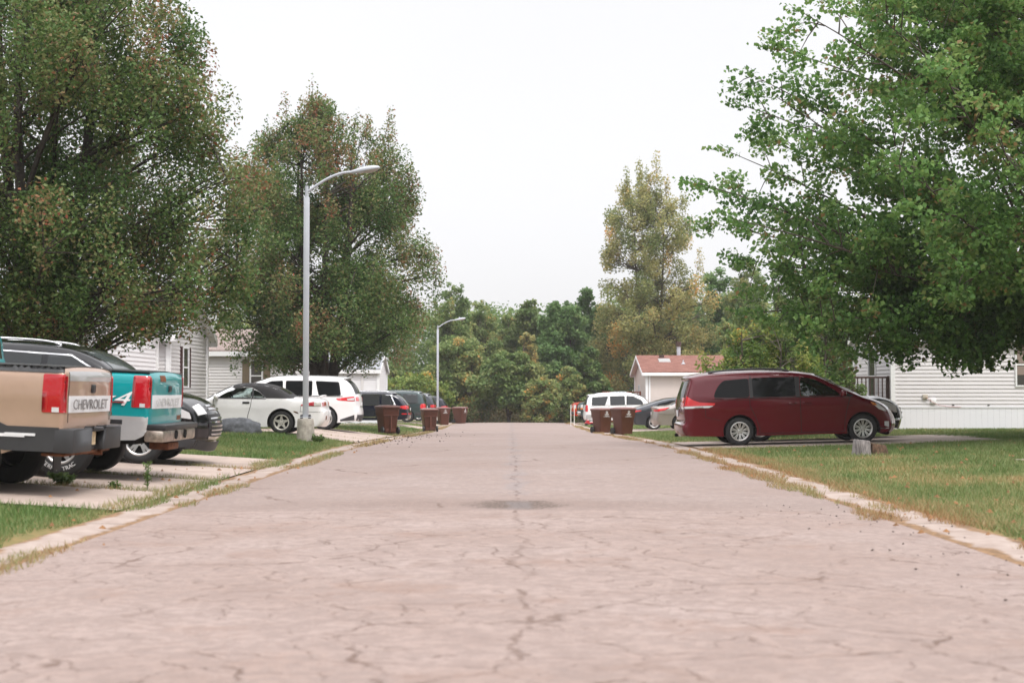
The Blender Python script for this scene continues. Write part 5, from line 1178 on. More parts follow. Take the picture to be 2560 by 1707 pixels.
# red roofed home
hf, X, Y = home('mobile_home', 'beige home with red shingle roof and stove pipe behind the minivan', 8.55, 17.5, 89.2, 97.4, -.75, 2.45, 3.50, 'x', M['siding_beige'], M['shingle_red'], over=.35, rake=.32)
window(hf, '-y', 6.55, 1.2, 1.0, 1.2, X, Y, M['shutter_blue'])
window(hf, '-x', 5.0, 1.3, .7, 1.1, X, Y)
mb = MB(); sl = (3.50 + .75 - 3.2) / 4.1
mb.lathe([(.13, 3.55), (.13, 5.05), (.001, 5.05)], 16, 'z', (2.55, 4.6, 0)); pz = mb.build('stove_pipe', M['galv'], hf)
mb = MB(); mb.lathe([(.001, 4.98), (.18, 4.98), (.18, 5.30), (.001, 5.30)], 16, 'z', (2.55, 4.6, 0)); mb.build('pipe_cap', M['deckwood'], pz)
def on_roof(u, v): return 3.2 + sl * v + .14
mb = MB(); mb.add([(1.0, 2.2, on_roof(0, 2.2) + .06), (1.75, 2.2, on_roof(0, 2.2) + .06), (1.75, 2.95, on_roof(0, 2.95) + .06), (1.0, 2.95, on_roof(0, 2.95) + .06), (1.0, 2.2, on_roof(0, 2.2)), (1.75, 2.2, on_roof(0, 2.2)), (1.75, 2.95, on_roof(0, 2.95)), (1.0, 2.95, on_roof(0, 2.95))], [(0, 1, 2, 3), (0, 4, 5, 1), (1, 5, 6, 2), (2, 6, 7, 3), (3, 7, 4, 0)]); mb.build('skylight', M['clearlens'], hf, smooth=False)
mb = MB(); mb.cbox((1.3, 3.5, on_roof(0, 3.5) + .08), (.3, .3, .16)); mb.build('roof_vent', M['deckwood'], hf)
mb = MB(); mb.lathe([(.15, 0), (.05, .08), (.04, .25), (.001, .25)], 10, 'z', (2.5, 1.7, on_roof(0, 1.7))); mb.build('vent_pipe', M['galv'], hf)
mb = MB(); mb.box((.12, -.09, .7), (.22, -.02, 3.1)); mb.box((-.3, -.43, 3.02), (X + .3, -.33, 3.13)); mb.build('gutter_pipe', M['trimwhite'], hf, smooth=False)
deck('entry_deck', 'red brown deck railing beside the red roofed home', 6.2, 8.35, 91.6, 95.2, -.75, .35, 1.28, M['redwood'], .2)

# ================================================================ street furniture and small things
def street_lamp(label, X, Y, H):
    z = g1(X, Y); root = empty('street_lamp', (X, Y, z)); tag(root, label, 'street lamp', 'street lamps along the left side')
    mb = MB(); n = 20; rg = random.Random(int(Y)); prof = [(.215, -.1), (.222, .12), (.215, .3), (.208, .48), (.20, .555), (.19, .565), (.001, .565)]
    vs = []
    for i in range(n):
        a = 2 * math.pi * i / n
        for r, h in prof: q = 1 + rg.uniform(-.03, .03); vs.append((r * q * math.cos(a), r * q * math.sin(a), h))
    k = len(prof); mb.add(vs, [(i * k + j, ((i + 1) % n) * k + j, ((i + 1) % n) * k + j + 1, i * k + j + 1) for i in range(n) for j in range(k - 1)]); mb.build('concrete_base', M['oldconcrete'], root, ang=50)
    mb = MB(); mb.cbox((0, 0, .605), (.26, .26, .022)); pl = mb.build('base_plate', M['galv'], root, bevel=.004)
    mb = MB()
    for sx in (-.1, .1):
        for sy in (-.1, .1): mb.lathe([(.001, .67), (.012, .67), (.012, .57), (.001, .57)], 8, 'z', (sx, sy, 0)); mb.cbox((sx, sy, .63), (.04, .04, .025)); mb.cbox((sx, sy, .582), (.04, .04, .02))
    mb.build('anchor_bolts', M['trim'], pl)
    mb = MB(); hp = H - .93; q = .068
    mb.box((-q, -q, .61), (q, q, hp)); po = mb.build('pole', M['galv'], root, bevel=.018)
    mb = MB(); mb.lathe([(.044, hp - .02), (.044, hp + .28), (.001, hp + .285)], 16); mb.lathe([(.052, hp + .005), (.052, hp + .05)], 16); mb.build('pole_top', M['galv'], root)
    pts = []
    for t in np.linspace(0, 1, 14): pts.append((.03 + 1.12 * t, 0, hp + .14 + .52 * math.sin(t * math.pi / 2) ** 1.0 * (1 - .06 * t) ))
    mb = MB(); mb.tube(pts, [.033] * 14, 10); mb.build('arm', M['galv'], root)
    # cobra head
    d = Vector((1, 0, .17)).normalized(); u = Vector((-.17, 0, 1)).normalized(); o = Vector(pts[-1]) - d * .03
    sec = [(0, .04, .045, -.04), (.12, .07, .06, -.05), (.28, .115, .085, -.06), (.45, .135, .09, -.055), (.60, .115, .075, -.045), (.70, .06, .045, -.03), (.735, .012, .008, -.008)]
    vs = []; n = 16
    for s_, w, ht, dn in sec:
        for j in range(n):
            a = 2 * math.pi * j / n; y = w * math.cos(a); zz = (ht if math.sin(a) > 0 else -dn) * abs(math.sin(a)) ** .8 * (1 if math.sin(a) > 0 else -1)
            vs.append(tuple(o + d * s_ + Vector((0, y, 0)) + u * zz))
    mb = MB(); mb.add(vs, [(i * n + j, i * n + (j + 1) % n, (i + 1) * n + (j + 1) % n, (i + 1) * n + j) for i in range(len(sec) - 1) for j in range(n)] + [tuple(range(n))]); hd_ = mb.build('lamp_head', M['galv'], root)
    vs = []
    for s_, w, dp in ((.25, .05, .062), (.34, .105, .085), (.46, .12, .095), (.58, .10, .085), (.67, .045, .045)):
        for j in range(9):
            a = math.pi + math.pi * j / 8; vs.append(tuple(o + d * s_ + Vector((0, w * math.cos(a), 0)) + u * (dp * math.sin(a))))
    mb = MB(); mb.add(vs, [(i * 9 + j, i * 9 + j + 1, (i + 1) * 9 + j + 1, (i + 1) * 9 + j) for i in range(4) for j in range(8)]); mb.build('lens', M['lens'], hd_)
    mb = MB(); c = o + d * .33 + u * .08; mb.tube([c - u * .03, c + u * .075], .042, 12); mb.build('photocell', M['galv'], hd_)
    return root
street_lamp('tall grey street lamp on a concrete base before the white convertible', -5.12, 35.6, 7.05)
street_lamp('grey street lamp farther down the road beside the brown bins', -4.78, 93.5, 7.0)

def bin_mesh():
    root = empty('wheeled_bin', (0, 0, 0)); h = .98
    def ring(z, wx, wy, r, oy=0):
        p = []
        for (sx, sy) in ((1, 1), (-1, 1), (-1, -1), (1, -1)):
            a0 = {(1, 1): 0, (-1, 1): 90, (-1, -1): 180, (1, -1): 270}[(sx, sy)]
            for k in range(5): a = R(a0 + k * 22.5); p.append((sx * (wx - r) + r * math.cos(a), sy * (wy - r) + r * math.sin(a) + oy, z))
        return p
    secs = [ring(.03, .245, .28, .05), ring(.06, .255, .29, .05), ring(.66, .295, .355, .05), ring(.70, .320, .385, .05), ring(.97, .335, .405, .05), ring(.972, .352, .422, .05), ring(1.0, .352, .422, .05), ring(1.0, .32, .39, .04)]
    vs = [p for s in secs for p in s]; n = 20
    mb = MB(); mb.add(vs, [(i * n + j, i * n + (j + 1) % n, (i + 1) * n + (j + 1) % n, (i + 1) * n + j) for i in range(len(secs) - 1) for j in range(n)] + [tuple(range(n - 1, -1, -1))])
    # moulded ribs on the back, which carries the axle
    mb.box((-.035, -.405, .10), (.035, -.345, .72)); mb.box((-.20, -.33, .10), (.20, -.28, .22)); mb.box((-.30, -.408, .695), (.30, -.37, .735))
    mb.build('tub', M['binbrown'], root, ang=40)
    lid = [ring(.985, .365, .435, .05), ring(1.03, .37, .44, .06), ring(1.055, .345, .415, .07), ring(1.085, .23, .28, .1), ring(1.09, .05, .06, .03)]
    mb = MB(); vs = [p for s in lid for p in s]; mb.add(vs, [(i * n + j, i * n + (j + 1) % n, (i + 1) * n + (j + 1) % n, (i + 1) * n + j) for i in range(4) for j in range(n)] + [tuple(range(4 * n, 5 * n)), tuple(range(n - 1, -1, -1))])
    mb.build('lid', M['binlid'], root, ang=50)
    mb = MB(); mb.tube([(-.30, -.40, .95), (-.30, -.475, 1.0), (.30, -.475, 1.0), (.30, -.40, .95)], .02, 8); mb.build('handle', M['binbrown'], root)
    for sx in (-1, 1):
        mb = MB(); mb.lathe([(.001, .025), (.05, .03), (.10, .012), (.105, .03), (.14, .028), (.145, .015), (.145, -.015), (.14, -.028), (.001, -.025)], 24, 'x', (sx * .315, -.29, .145)); mb.build('wheel', M['trim'], root, ang=30)
    mb = MB(); mb.tube([(-.3, -.29, .145), (.3, -.29, .145)], .012, 8); mb.build('axle', M['trim'], root)
    return root
def bin_marks(root, face):
    """white printed marks: a ring of arrows over lines of small print"""
    mb = MB(); y = .402
    def put(poly, sx=1):
        if face == 'front': return [(p[0], .375 + .027 * (p[1] - .66) / .3 + .028, p[1]) for p in poly]
        return [(sx * (.305 + .04 * (p[1] - .66) / .3 + .022), -p[0] * sx * -1, p[1]) for p in poly]
    for s in ((1,) if face == 'front' else (1, -1)):
        for k in range(3):
            a = [R(90 + 120 * k + d) for d in np.linspace(8, 92, 7)]; vs = [(math.cos(q) * r, .90 + math.sin(q) * r) for q in a for r in (.028, .05)]
            mb.add(put(vs, s), [(2 * i, 2 * i + 1, 2 * i + 3, 2 * i + 2) for i in range(6)])
            q = R(90 + 120 * k + 92); e = R(90 + 120 * k + 116)
            mb.add(put([(math.cos(q) * .02, .90 + math.sin(q) * .02), (math.cos(q) * .06, .90 + math.sin(q) * .06), (math.cos(e) * .04, .90 + math.sin(e) * .04)], s), [(0, 1, 2)])
        rg = random.Random(5)
        for z, hw, hh in ((.80, .10, .028), (.765, .07, .012), (.738, .085, .012), (.712, .15, .014)):
            x = -hw
            while x < hw:
                w = rg.uniform(.012, .03); mb.add(put([(x, z), (min(x + w, hw), z), (min(x + w, hw), z + hh), (x, z + hh)], s), [(0, 1, 2, 3)]); x += w + .005
    return mb.build('printed_label', M['whiteletter'], root, smooth=False)
proto = bin_mesh(); front_marks = bin_marks(proto, 'front'); side_marks = None
BINS = [(-4.62, 53.4, 28, 'largest brown wheeled bin on the left, its back turned to the camera'),
        (-3.72, 65.2, 14, 'brown wheeled bin on the left in front of the lamp post, seen from behind'),
        (-4.05, 86.0, 200, 'brown wheeled bin on the left with white label, just right of the far lamp post'),
        (-3.25, 91.8, 235, 'farthest brown wheeled bin, alone at the left edge of the road end'),
        (4.42, 55.8, 207, 'nearer brown wheeled bin on the right side of the road, white label'),
        (3.95, 61.5, 207, 'farther brown wheeled bin on the right, left of its larger neighbour')]
for i, (x, y, a, lb) in enumerate(BINS):
    o = proto if i == 0 else copy_tree(proto)
    o.location = (x, y, g1(x, y) - .005); o.rotation_euler = (0, 0, R(a)); tag(o, lb, 'rubbish bin', 'brown wheeled bins along the road')
# tree stump
def stump(X, Y):
    root = empty('tree_stump', (X, Y, g1(X, Y) - .03)); tag(root, 'split grey tree stump on the lawn before the minivan', 'tree stump')
    rg = random.Random(3)
    for nm, cx, r0, r1, h, m, hsl in (('stump_half', -.135, .19, .165, .31, M['stumpwood'], -.10), ('stump_half', .165, .20, .15, .235, M['rotwood'], -.16)):
        n = 26; mb = MB(); vs = []
        for i in range(n):
            a = 2 * math.pi * i / n; q = 1 + .06 * math.sin(3 * a + cx * 9) + rg.uniform(-.035, .035)
            for f, r in ((0, r0 * 1.12), (.25, r0), (.6, (r0 + r1) / 2), (.95, r1), (1, r1 * .93)):
                x = math.cos(a) * r * q; y = math.sin(a) * r * q * 1.05; x = max(x, -.14) if cx > 0 else min(x, .145)
                vs.append((cx + x, y, h * f + hsl * x * f + rg.uniform(-.006, .006) * (f > .5)))
        mb.add(vs, [(i * 5 + j, ((i + 1) % n) * 5 + j, ((i + 1) % n) * 5 + j + 1, i * 5 + j + 1) for i in range(n) for j in range(4)] + [tuple(i * 5 + 4 for i in range(n))])
        mb.build(nm, m, root, ang=45)
stump(6.95, 27.6)
def rock(X, Y):
    bm = bmesh.new(); bmesh.ops.create_icosphere(bm, subdivisions=4, radius=1)
    for v in bm.verts:
        x, y, z = v.co; f = 1 + .22 * (float(fbm(np.array([x * 2 + 5.]), np.array([y * 2 + z * 3 + 9.]))[0]) - .5) * 2
        f2 = 1 + .10 * (float(fbm(np.array([x * 6 + 15.]), np.array([y * 6 + z * 7 + 9.]))[0]) - .5) * 2
        v.co = (x * .60 * f * f2, y * .42 * f * f2, z * .36 * f * f2)
    me = bpy.data.meshes.new('boulder'); bm.to_mesh(me); bm.free(); me.polygons.foreach_set('use_smooth', [True] * len(me.polygons))
    o = link('boulder', me, M['rock'], None, loc=(X, Y, g1(X, Y) + .06)); tag(o, 'low grey boulder on the grass in front of the convertible door', 'boulder')
rock(-7.0, 36.6)
# thin white pipe frame and toy by the far right drive
mb = MB(); mb.tube([(-.1, 0, 0), (-.1, 0, 1.22), (.1, 0, 1.22), (.1, 0, 0)], .02, 6); mb.tube([(-.1, 0, .18), (.1, 0, .18)], .016, 6)
o = mb.build('pipe_frame', M['pvc'], None, loc=(3.62, 83.0, g1(3.62, 83))); tag(o, 'thin white pipe frame standing at the right road edge', 'pipe frame')
def toy(X, Y):
    root = empty('toy_car', (X, Y, g1(X, Y))); tag(root, 'small red and white toy lying on grass by the far drive', 'toy')
    mb = MB(); mb.cbox((0, 0, .16), (.5, .3, .13)); mb.cbox((-.08, 0, .27), (.2, .26, .12)); mb.build('toy_body', M['redlens'], root, bevel=.03)
    mb = MB(); mb.cbox((.15, 0, .24), (.2, .26, .05)); mb.build('toy_seat', M['plate'], root, bevel=.01)
    for sx in (-.16, .16):
        for sy in (-.14, .14): mb = MB(); mb.lathe([(.001, .03), (.08, .03), (.085, 0), (.08, -.03), (.001, -.03)], 12, 'y', (sx, sy, .085)); mb.build('wheel', M['trim'], root)
toy(4.55, 82.5)
# ================================================================ trees
def leaves_mesh(name, cl, rg, size, mat, root, aspect=.62, droop=.0, flat=.35, loc=None, spread=.13):
    """cl rows: centre xyz, radii xyz, direction angle in plan, tint, count"""
    Cs, Ts = [], []
    for c in cl:
        n = int(c[8]); v = rg.normal(size=(n, 3)); v /= np.linalg.norm(v, axis=1, keepdims=True); v *= (rg.random((n, 1)) ** .45)
        v[:, 0] *= c[3]; v[:, 1] *= c[4]; v[:, 2] *= c[5]
        ca, sa = math.cos(c[6]), math.sin(c[6]); x = v[:, 0] * ca - v[:, 1] * sa; y = v[:, 0] * sa + v[:, 1] * ca
        Cs.append(np.stack([c[0] + x, c[1] + y, c[2] + v[:, 2] + c[9] * v[:, 0]], -1) if len(c) > 9 else np.stack([c[0] + x, c[1] + y, c[2] + v[:, 2]], -1))
        Ts.append(np.clip(c[7] + rg.normal(0, spread, n), 0, 1))
    Cc = np.concatenate(Cs); T = np.concatenate(Ts); n = len(Cc)
    nr = rg.normal(size=(n, 3)); nr[:, 2] = np.abs(nr[:, 2]) + flat; nr /= np.linalg.norm(nr, axis=1, keepdims=True)
    a = rg.normal(size=(n, 3)); a[:, 2] -= droop; a -= nr * (a * nr).sum(1, keepdims=True); a /= np.maximum(np.linalg.norm(a, axis=1, keepdims=True), 1e-6)
    b = np.cross(nr, a); s = size * rg.uniform(.65, 1.25, (n, 1))
    fold = nr * s * .10
    V = np.stack([Cc - a * s * .5, Cc + b * s * aspect * .5 + fold - a * s * .06, Cc + a * s * .5, Cc - b * s * aspect * .5 + fold - a * s * .06], 1)
    me = bpy.data.meshes.new(name); me.vertices.add(n * 4); me.vertices.foreach_set('co', V.reshape(-1).astype(np.float32))
    me.loops.add(n * 4); me.loops.foreach_set('vertex_index', np.arange(n * 4, dtype=np.int32))
    me.polygons.add(n); me.polygons.foreach_set('loop_start', np.arange(0, n * 4, 4, dtype=np.int32)); me.polygons.foreach_set('loop_total', np.full(n, 4, np.int32))
    me.update(); at = me.attributes.new('tint', 'FLOAT', 'FACE'); at.data.foreach_set('value', T.astype(np.float32))
    return link(name, me, mat, root, loc=loc)
def profile(pts):
    z = np.array([p[0] for p in pts]); r = np.array([p[1] for p in pts]); return lambda q: float(np.interp(q, z, r))
def tree(name, label, X, Y, prof, mat, bark, seed, nclump=120, nleaf=40000, leaf=.08, trunk_r=.22, fork=1.6, stems=3, tint=.4, tintvar=.15, shape=(.17, .17, .22), up=.25, group=None, depth=1.0, hole=0.0, tintfun=None, lean=0.0, cat='tree', droop=.3, zbase=None, keepx=None, nshoot=0, branchy=1.0, stem_spread=.30, bias=.55, slope=0.0, lay=None, lump=.28, spread=.13, boughs=0, bsig=(.55, .45), xb=()):
    rg = np.random.default_rng(seed); zb = g1(X, Y) - .05 if zbase is None else zbase
    root = empty(name, (X, Y, zb)); tag(root, label, cat, group)
    z0, z1 = prof[0][0], prof[-1][0]; f0 = profile(prof); f = f0; sx = rg.uniform(0, 90)
    def fa(q, a): return f0(q) * (1 + lump * 2 * (float(vnoise(np.array([sx + 3 + math.cos(a) * 1.6]), np.array([sx + 7 + math.sin(a) * 1.6 + q * 7 / max(z1 - z0, 1)]))[0]) - .5))
    zz = np.linspace(z0, z1, 200); wgt = np.array([f(q) ** .75 + .15 for q in zz]); cdf = np.cumsum(wgt) / wgt.sum()
    # stems
    mb = MB(); st = []
    for k in range(stems):
        a = 2 * math.pi * k / stems + rg.uniform(-.5, .5); sp_ = stem_spread * f(z0 + (z1 - z0) * .5) * rg.uniform(.5, 1.1) * (0 if stems == 1 else 1); H = z1 - (z1 - z0) * rg.uniform(.06, .22)
        pts = []; rad = []
        for t in np.linspace(0, 1, 12):
            h = t * H; q = max(0, (h - fork * .55) / max(H - fork * .55, .1)); o = sp_ * (1 - (1 - q) ** 2)
            pts.append((math.cos(a) * (o + .07 * trunk_r / .2 * min(1, h / fork) * (stems > 1)) + .06 * math.sin(5 * t + k) * q + lean * h, (math.sin(a) * (o + .07 * trunk_r / .2 * min(1, h / fork) * (stems > 1)) + .06 * math.cos(4 * t + k) * q) * depth, h))
            rad.append(max(.012, trunk_r * (1.0 if stems == 1 else .72) * (1.25 - .25 * min(1, t * 8)) * (1 - t) ** .85 + .01))
        mb.tube(pts, rad, 10); st.append(np.array(pts))
    cl = []; size = (z1 - z0)
    bc = []
    for k in range(boughs):
        a = rg.uniform(0, 2 * math.pi); q = np.interp(rg.random(), cdf, zz); bc.append([q, a, rg.random() ** bias, rg.normal(0, .10), None])
    bc += [[q, a, r, 0.0, None] for q, a, r in xb]
    for k in range(nclump):
        q = np.interp(rg.random(), cdf, zz); a = rg.uniform(0, 2 * math.pi); r = fa(q, a); rho = (rg.random() ** bias); tb = 0
        if bc:       # gather the leaf clumps round the ends of boughs, leaving gaps between
            kb = int(rg.integers(len(bc))); q0, a0, r0_, tb, done = bc[kb]; q = min(max(q0 + rg.normal(0, bsig[1]), z0), z1); r = fa(q, a0); a = a0 + rg.normal(0, bsig[0]) / max(r, .8); r = fa(q, a); rho = min(1.0, max(.05, r0_ + rg.normal(0, .14)))
        cr = shape[0] * (.55 * r + .3 * f((z0 + z1) / 2)) * rg.uniform(.7, 1.25); rr = max(0, r - cr * .75) * rho
        cx, cy = math.cos(a) * rr + lean * q, math.sin(a) * rr * depth
        if keepx and not (keepx[0] < cx + X < keepx[1]): continue
        vz = shape[2] * (.55 * r + .3 * f((z0 + z1) / 2)) * rg.uniform(.7, 1.3)
        q2 = q + slope * rr
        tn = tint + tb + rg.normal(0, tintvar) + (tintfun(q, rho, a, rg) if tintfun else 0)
        el = shape[1] / shape[0]
        cl.append([cx, cy, q2, cr * (1.0 if lay is None else lay), cr * el, vz, a, tn, 0, (0 if lay is None else .25)])
        # limb to the clump from the nearest stem, lower down
        s = st[int(rg.integers(len(st)))]; zt = max(fork * .8, q - up * (rr + .5) * rg.uniform(.8, 1.4)); i = int(np.argmin(abs(s[:, 2] - zt))); p0 = s[min(i, len(s) - 2)]
        p3 = np.array([cx, cy, q2]); p1 = p0 + (p3 - p0) * .4 + np.array([0, 0, .12 * rr])
        br = (.012 + .010 * rr) * branchy
        if bc:
            if bc[kb][4] is None:
                bc[kb][4] = p3; br *= 1.25
            else:
                p0 = bc[kb][4]; br *= .35; p1 = (p0 + p3) / 2 + np.array([0, 0, .06])
        if br > 0:
            B = [(1 - t) ** 2 * p0 + 2 * t * (1 - t) * p1 + t * t * p3 for t in np.linspace(0, 1, 6)]; mb.tube([tuple(b) for b in B], [br * (1 - .8 * t) for t in np.linspace(0, 1, 6)], 5, False)
            for w in range(3):
                e = p3 + np.clip(rg.normal(size=3), -1, 1) * np.array([cr, cr * el, vz]) * .55; m = B[3 + w % 2]
                mb.tube([tuple(m), tuple((m + e) / 2 + np.array([0, 0, .05 * cr])), tuple(e)], [br * .35, br * .25, br * .12], 4, False)
    for k in range(nshoot):        # upright shoots standing out of the outline
        q = rg.uniform(z0 + (z1 - z0) * .55, z1); a = rg.uniform(0, 2 * math.pi); r = fa(q, a) * rg.uniform(.5, .92); cx, cy = math.cos(a) * r, math.sin(a) * r * depth
        h = rg.uniform(.5, 1.0) * .09 * size; cl.append([cx + lean * q, cy, q + h * .5, h * .30, h * .30, h, 0, tint + rg.normal(0, tintvar) + (tintfun(q, 1, a, rg) if tintfun else 0), 0, 0])
        mb.tube([(cx * .92, cy * .92, q - h * .4), (cx, cy, q + h * 1.1)], [.012, .004], 4, False)
    vol = np.array([(c[3] * c[4] * c[5]) ** (2 / 3) for c in cl]); vol = vol / vol.sum()
    for c, v in zip(cl, vol): c[8] = max(3, nleaf * v)
    mb.build('trunk', bark, root, ang=70, merge=False)
    leaves_mesh('crown', cl, rg, leaf, mat, root, droop=droop, spread=spread)
    return root
M['leaf_pear'] = leaf_mat('dark green and russet leaves', [(0.0, (0.054, 0.118, 0.031)), (.38, (0.120, 0.198, 0.058)), (.58, (0.210, 0.234, 0.090)), (.76, (0.270, 0.180, 0.096)), (1.0, (0.348, 0.108, 0.062))], .4)
M['leaf_maple'] = leaf_mat('green maple leaves', [(0.0, (0.040, 0.100, 0.024)), (.45, (0.105, 0.220, 0.054)), (.75, (0.195, 0.325, 0.090)), (.92, (0.28, 0.35, 0.12)), (1.0, (0.29, 0.19, 0.085))], .45)
M['leaf_cotton'] = leaf_mat('yellowing cottonwood leaves', [(0.0, (0.143, 0.198, 0.068)), (.4, (0.319, 0.330, 0.132)), (.72, (0.484, 0.418, 0.176)), (1.0, (0.682, 0.330, 0.088))], 0.45)
M['leaf_dark'] = leaf_mat('deep green leaves', [(0.0, (0.083, 0.165, 0.054)), (.5, (0.159, 0.266, 0.094)), (1.0, (0.319, 0.401, 0.159))], .45)
M['leaf_olive'] = leaf_mat('olive yellow leaves', [(0.0, (0.102, 0.180, 0.054)), (.45, (0.222, 0.300, 0.106)), (.80, (0.396, 0.384, 0.150)), (1.0, (0.696, 0.336, 0.090))], 0.45)
M['leaf_mid'] = leaf_mat('mid green leaves', [(0.0, (0.073, 0.142, 0.039)), (.5, (0.160, 0.234, 0.074)), (1.0, (0.350, 0.342, 0.133))], .4)
M['leaf_lime'] = leaf_mat('yellow green leaves', [(0.0, (0.070, 0.140, 0.030)), (.5, (0.200, 0.270, 0.065)), (.85, (0.380, 0.360, 0.100)), (1.0, (0.600, 0.300, 0.070))], 0.45)
M['leaf_brush'] = leaf_mat('brown undergrowth leaves', [(0.0, (0.085, 0.104, 0.039)), (.5, (0.195, 0.163, 0.078)), (1.0, (0.312, 0.163, 0.085))], 0.3)

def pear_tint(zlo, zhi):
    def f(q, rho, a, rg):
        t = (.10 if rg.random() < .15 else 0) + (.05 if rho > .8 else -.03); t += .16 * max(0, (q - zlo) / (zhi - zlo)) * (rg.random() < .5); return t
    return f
# big tree at the left edge
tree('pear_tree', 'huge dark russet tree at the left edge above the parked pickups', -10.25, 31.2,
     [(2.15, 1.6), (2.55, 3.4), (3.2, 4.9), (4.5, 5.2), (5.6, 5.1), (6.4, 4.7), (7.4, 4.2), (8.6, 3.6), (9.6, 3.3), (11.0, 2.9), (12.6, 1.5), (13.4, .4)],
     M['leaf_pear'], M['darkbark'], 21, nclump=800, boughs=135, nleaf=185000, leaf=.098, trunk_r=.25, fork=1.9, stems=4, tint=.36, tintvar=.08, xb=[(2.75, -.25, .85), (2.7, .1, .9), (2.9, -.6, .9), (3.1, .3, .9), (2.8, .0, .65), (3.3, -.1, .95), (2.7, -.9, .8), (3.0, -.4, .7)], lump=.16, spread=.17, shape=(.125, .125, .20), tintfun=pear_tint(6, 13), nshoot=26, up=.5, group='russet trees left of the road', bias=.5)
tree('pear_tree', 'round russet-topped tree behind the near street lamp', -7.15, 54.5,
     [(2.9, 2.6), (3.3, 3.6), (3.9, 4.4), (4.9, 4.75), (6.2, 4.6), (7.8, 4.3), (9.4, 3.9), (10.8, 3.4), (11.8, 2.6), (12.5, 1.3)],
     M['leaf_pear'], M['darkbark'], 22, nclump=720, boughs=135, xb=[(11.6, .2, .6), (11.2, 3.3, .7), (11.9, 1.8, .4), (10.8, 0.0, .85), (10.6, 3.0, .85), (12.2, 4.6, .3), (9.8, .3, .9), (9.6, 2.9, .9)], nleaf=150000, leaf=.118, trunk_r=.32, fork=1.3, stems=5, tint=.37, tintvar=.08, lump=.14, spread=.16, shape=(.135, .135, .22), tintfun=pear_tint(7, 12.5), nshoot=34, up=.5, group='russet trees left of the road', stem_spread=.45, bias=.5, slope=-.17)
# maple on the right
def maple():
    rg = np.random.default_rng(31); X, Y = 12.9, 32.5; zb = g1(X, Y) - .05
    root = empty('maple_tree', (X, Y, zb)); tag(root, 'large green maple whose branches reach in from the right', 'tree')
    mb = MB(); trunk = [(0, 0, 0), (.02, 0, 1.2), (-.03, .05, 2.4), (.03, 0, 4), (.0, .1, 6), (.08, 0, 8.2), (0, 0, 10.4), (.05, 0, 12.5)]
    mb.tube(trunk, [.36, .28, .25, .21, .17, .12, .08, .03], 12)
    cl = []; reach = profile([(1.6, 5.0), (2.2, 6.0), (2.8, 7.0), (3.6, 7.9), (4.7, 8.4), (6.0, 8.8), (7.2, 7.8), (8.6, 7.5), (9.8, 6.4), (11, 5.2), (12.4, 3.5), (13.8, 1.2)])
    nb = 140
    for k in range(nb + 14):
        a = k * 2.39996 + rg.uniform(-.25, .25); ze = 2.8 + (13.4 - 2.8) * min(1, (k + .5) / nb) ** .95
        Rr = reach(ze) * (rg.uniform(.88, 1.05) if rg.random() < .65 else rg.uniform(.5, .85)); dep = .80
        if k >= nb: a = math.pi + rg.uniform(-.5, .5); Rr = rg.uniform(3.0, 7.4); ze = rg.uniform(2.6, 3.4)
        if abs(((a - math.pi + math.pi) % (2 * math.pi)) - math.pi) < .5: Rr *= 1.02
        e = np.array([math.cos(a) * Rr, math.sin(a) * Rr * dep, ze]); zs_ = max(2.0, ze - Rr * (rg.uniform(.45, .80) if ze > 3.6 else .10)); zs_ = min(zs_, 11.5)
        s = np.array([np.interp(zs_, [t[2] for t in trunk], [t[0] for t in trunk]), np.interp(zs_, [t[2] for t in trunk], [t[1] for t in trunk]), zs_])
        m = s + (e - s) * .5 + np.array([0, 0, .05 * Rr + .25]); r0 = .020 + .0050 * Rr
        B = np.array([(1 - t) ** 2 * s + 2 * t * (1 - t) * m + t * t * e for t in np.linspace(0, 1, 10)])
        mb.tube([tuple(b) for b in B], [r0 * (1 - .88 * t) for t in np.linspace(0, 1, 10)], 6, False)
        br_t = rg.normal(0, .07)
        for j in range(17):                     # side sprays with hanging leaves
            t = rg.uniform(.30, 1.0); c = np.array([np.interp(t, np.linspace(0, 1, 10), B[:, i]) for i in range(3)]); sd = rg.choice([-1, 1]); off = (1.15 - .65 * t) * rg.uniform(.25, 1.25)
            an = a + sd * rg.uniform(.5, 1.1); c2 = c + np.array([math.cos(an) * off, math.sin(an) * off, rg.normal(0, .42) + .10])
            mb.tube([tuple(c), tuple((c + c2) / 2 + np.array([0, 0, .05])), tuple(c2)], [r0 * .30, r0 * .2, .004], 4, False)
            u = .95 - .45 * t; cl.append([c2[0], c2[1], c2[2] - .05, u * rg.uniform(.6, 1.1), u * rg.uniform(.45, .80), u * rg.uniform(.35, .60), an, .56 + br_t + rg.normal(0, .12) + .10 * (ze - 6) / 6, 0, .18])
        cl.append([e[0], e[1], e[2], .42, .18, .14, a, .5 + br_t, 0, .25]); e2 = e + np.array([math.cos(a), math.sin(a), .12]) * .35; cl.append([e2[0], e2[1], e2[2], .28, .09, .08, a, .5, 0, .3])
    vol = np.array([(c[3] * c[4] * c[5]) ** (.60) for c in cl]); vol /= vol.sum()
    for c, v in zip(cl, vol): c[8] = max(3, 285000 * v)
    mb.build('trunk', M['bark'], root, ang=70, merge=False); leaves_mesh('crown', cl, rg, .122, M['leaf_maple'], root, aspect=.8, droop=.9, flat=.25, spread=.16)
maple()

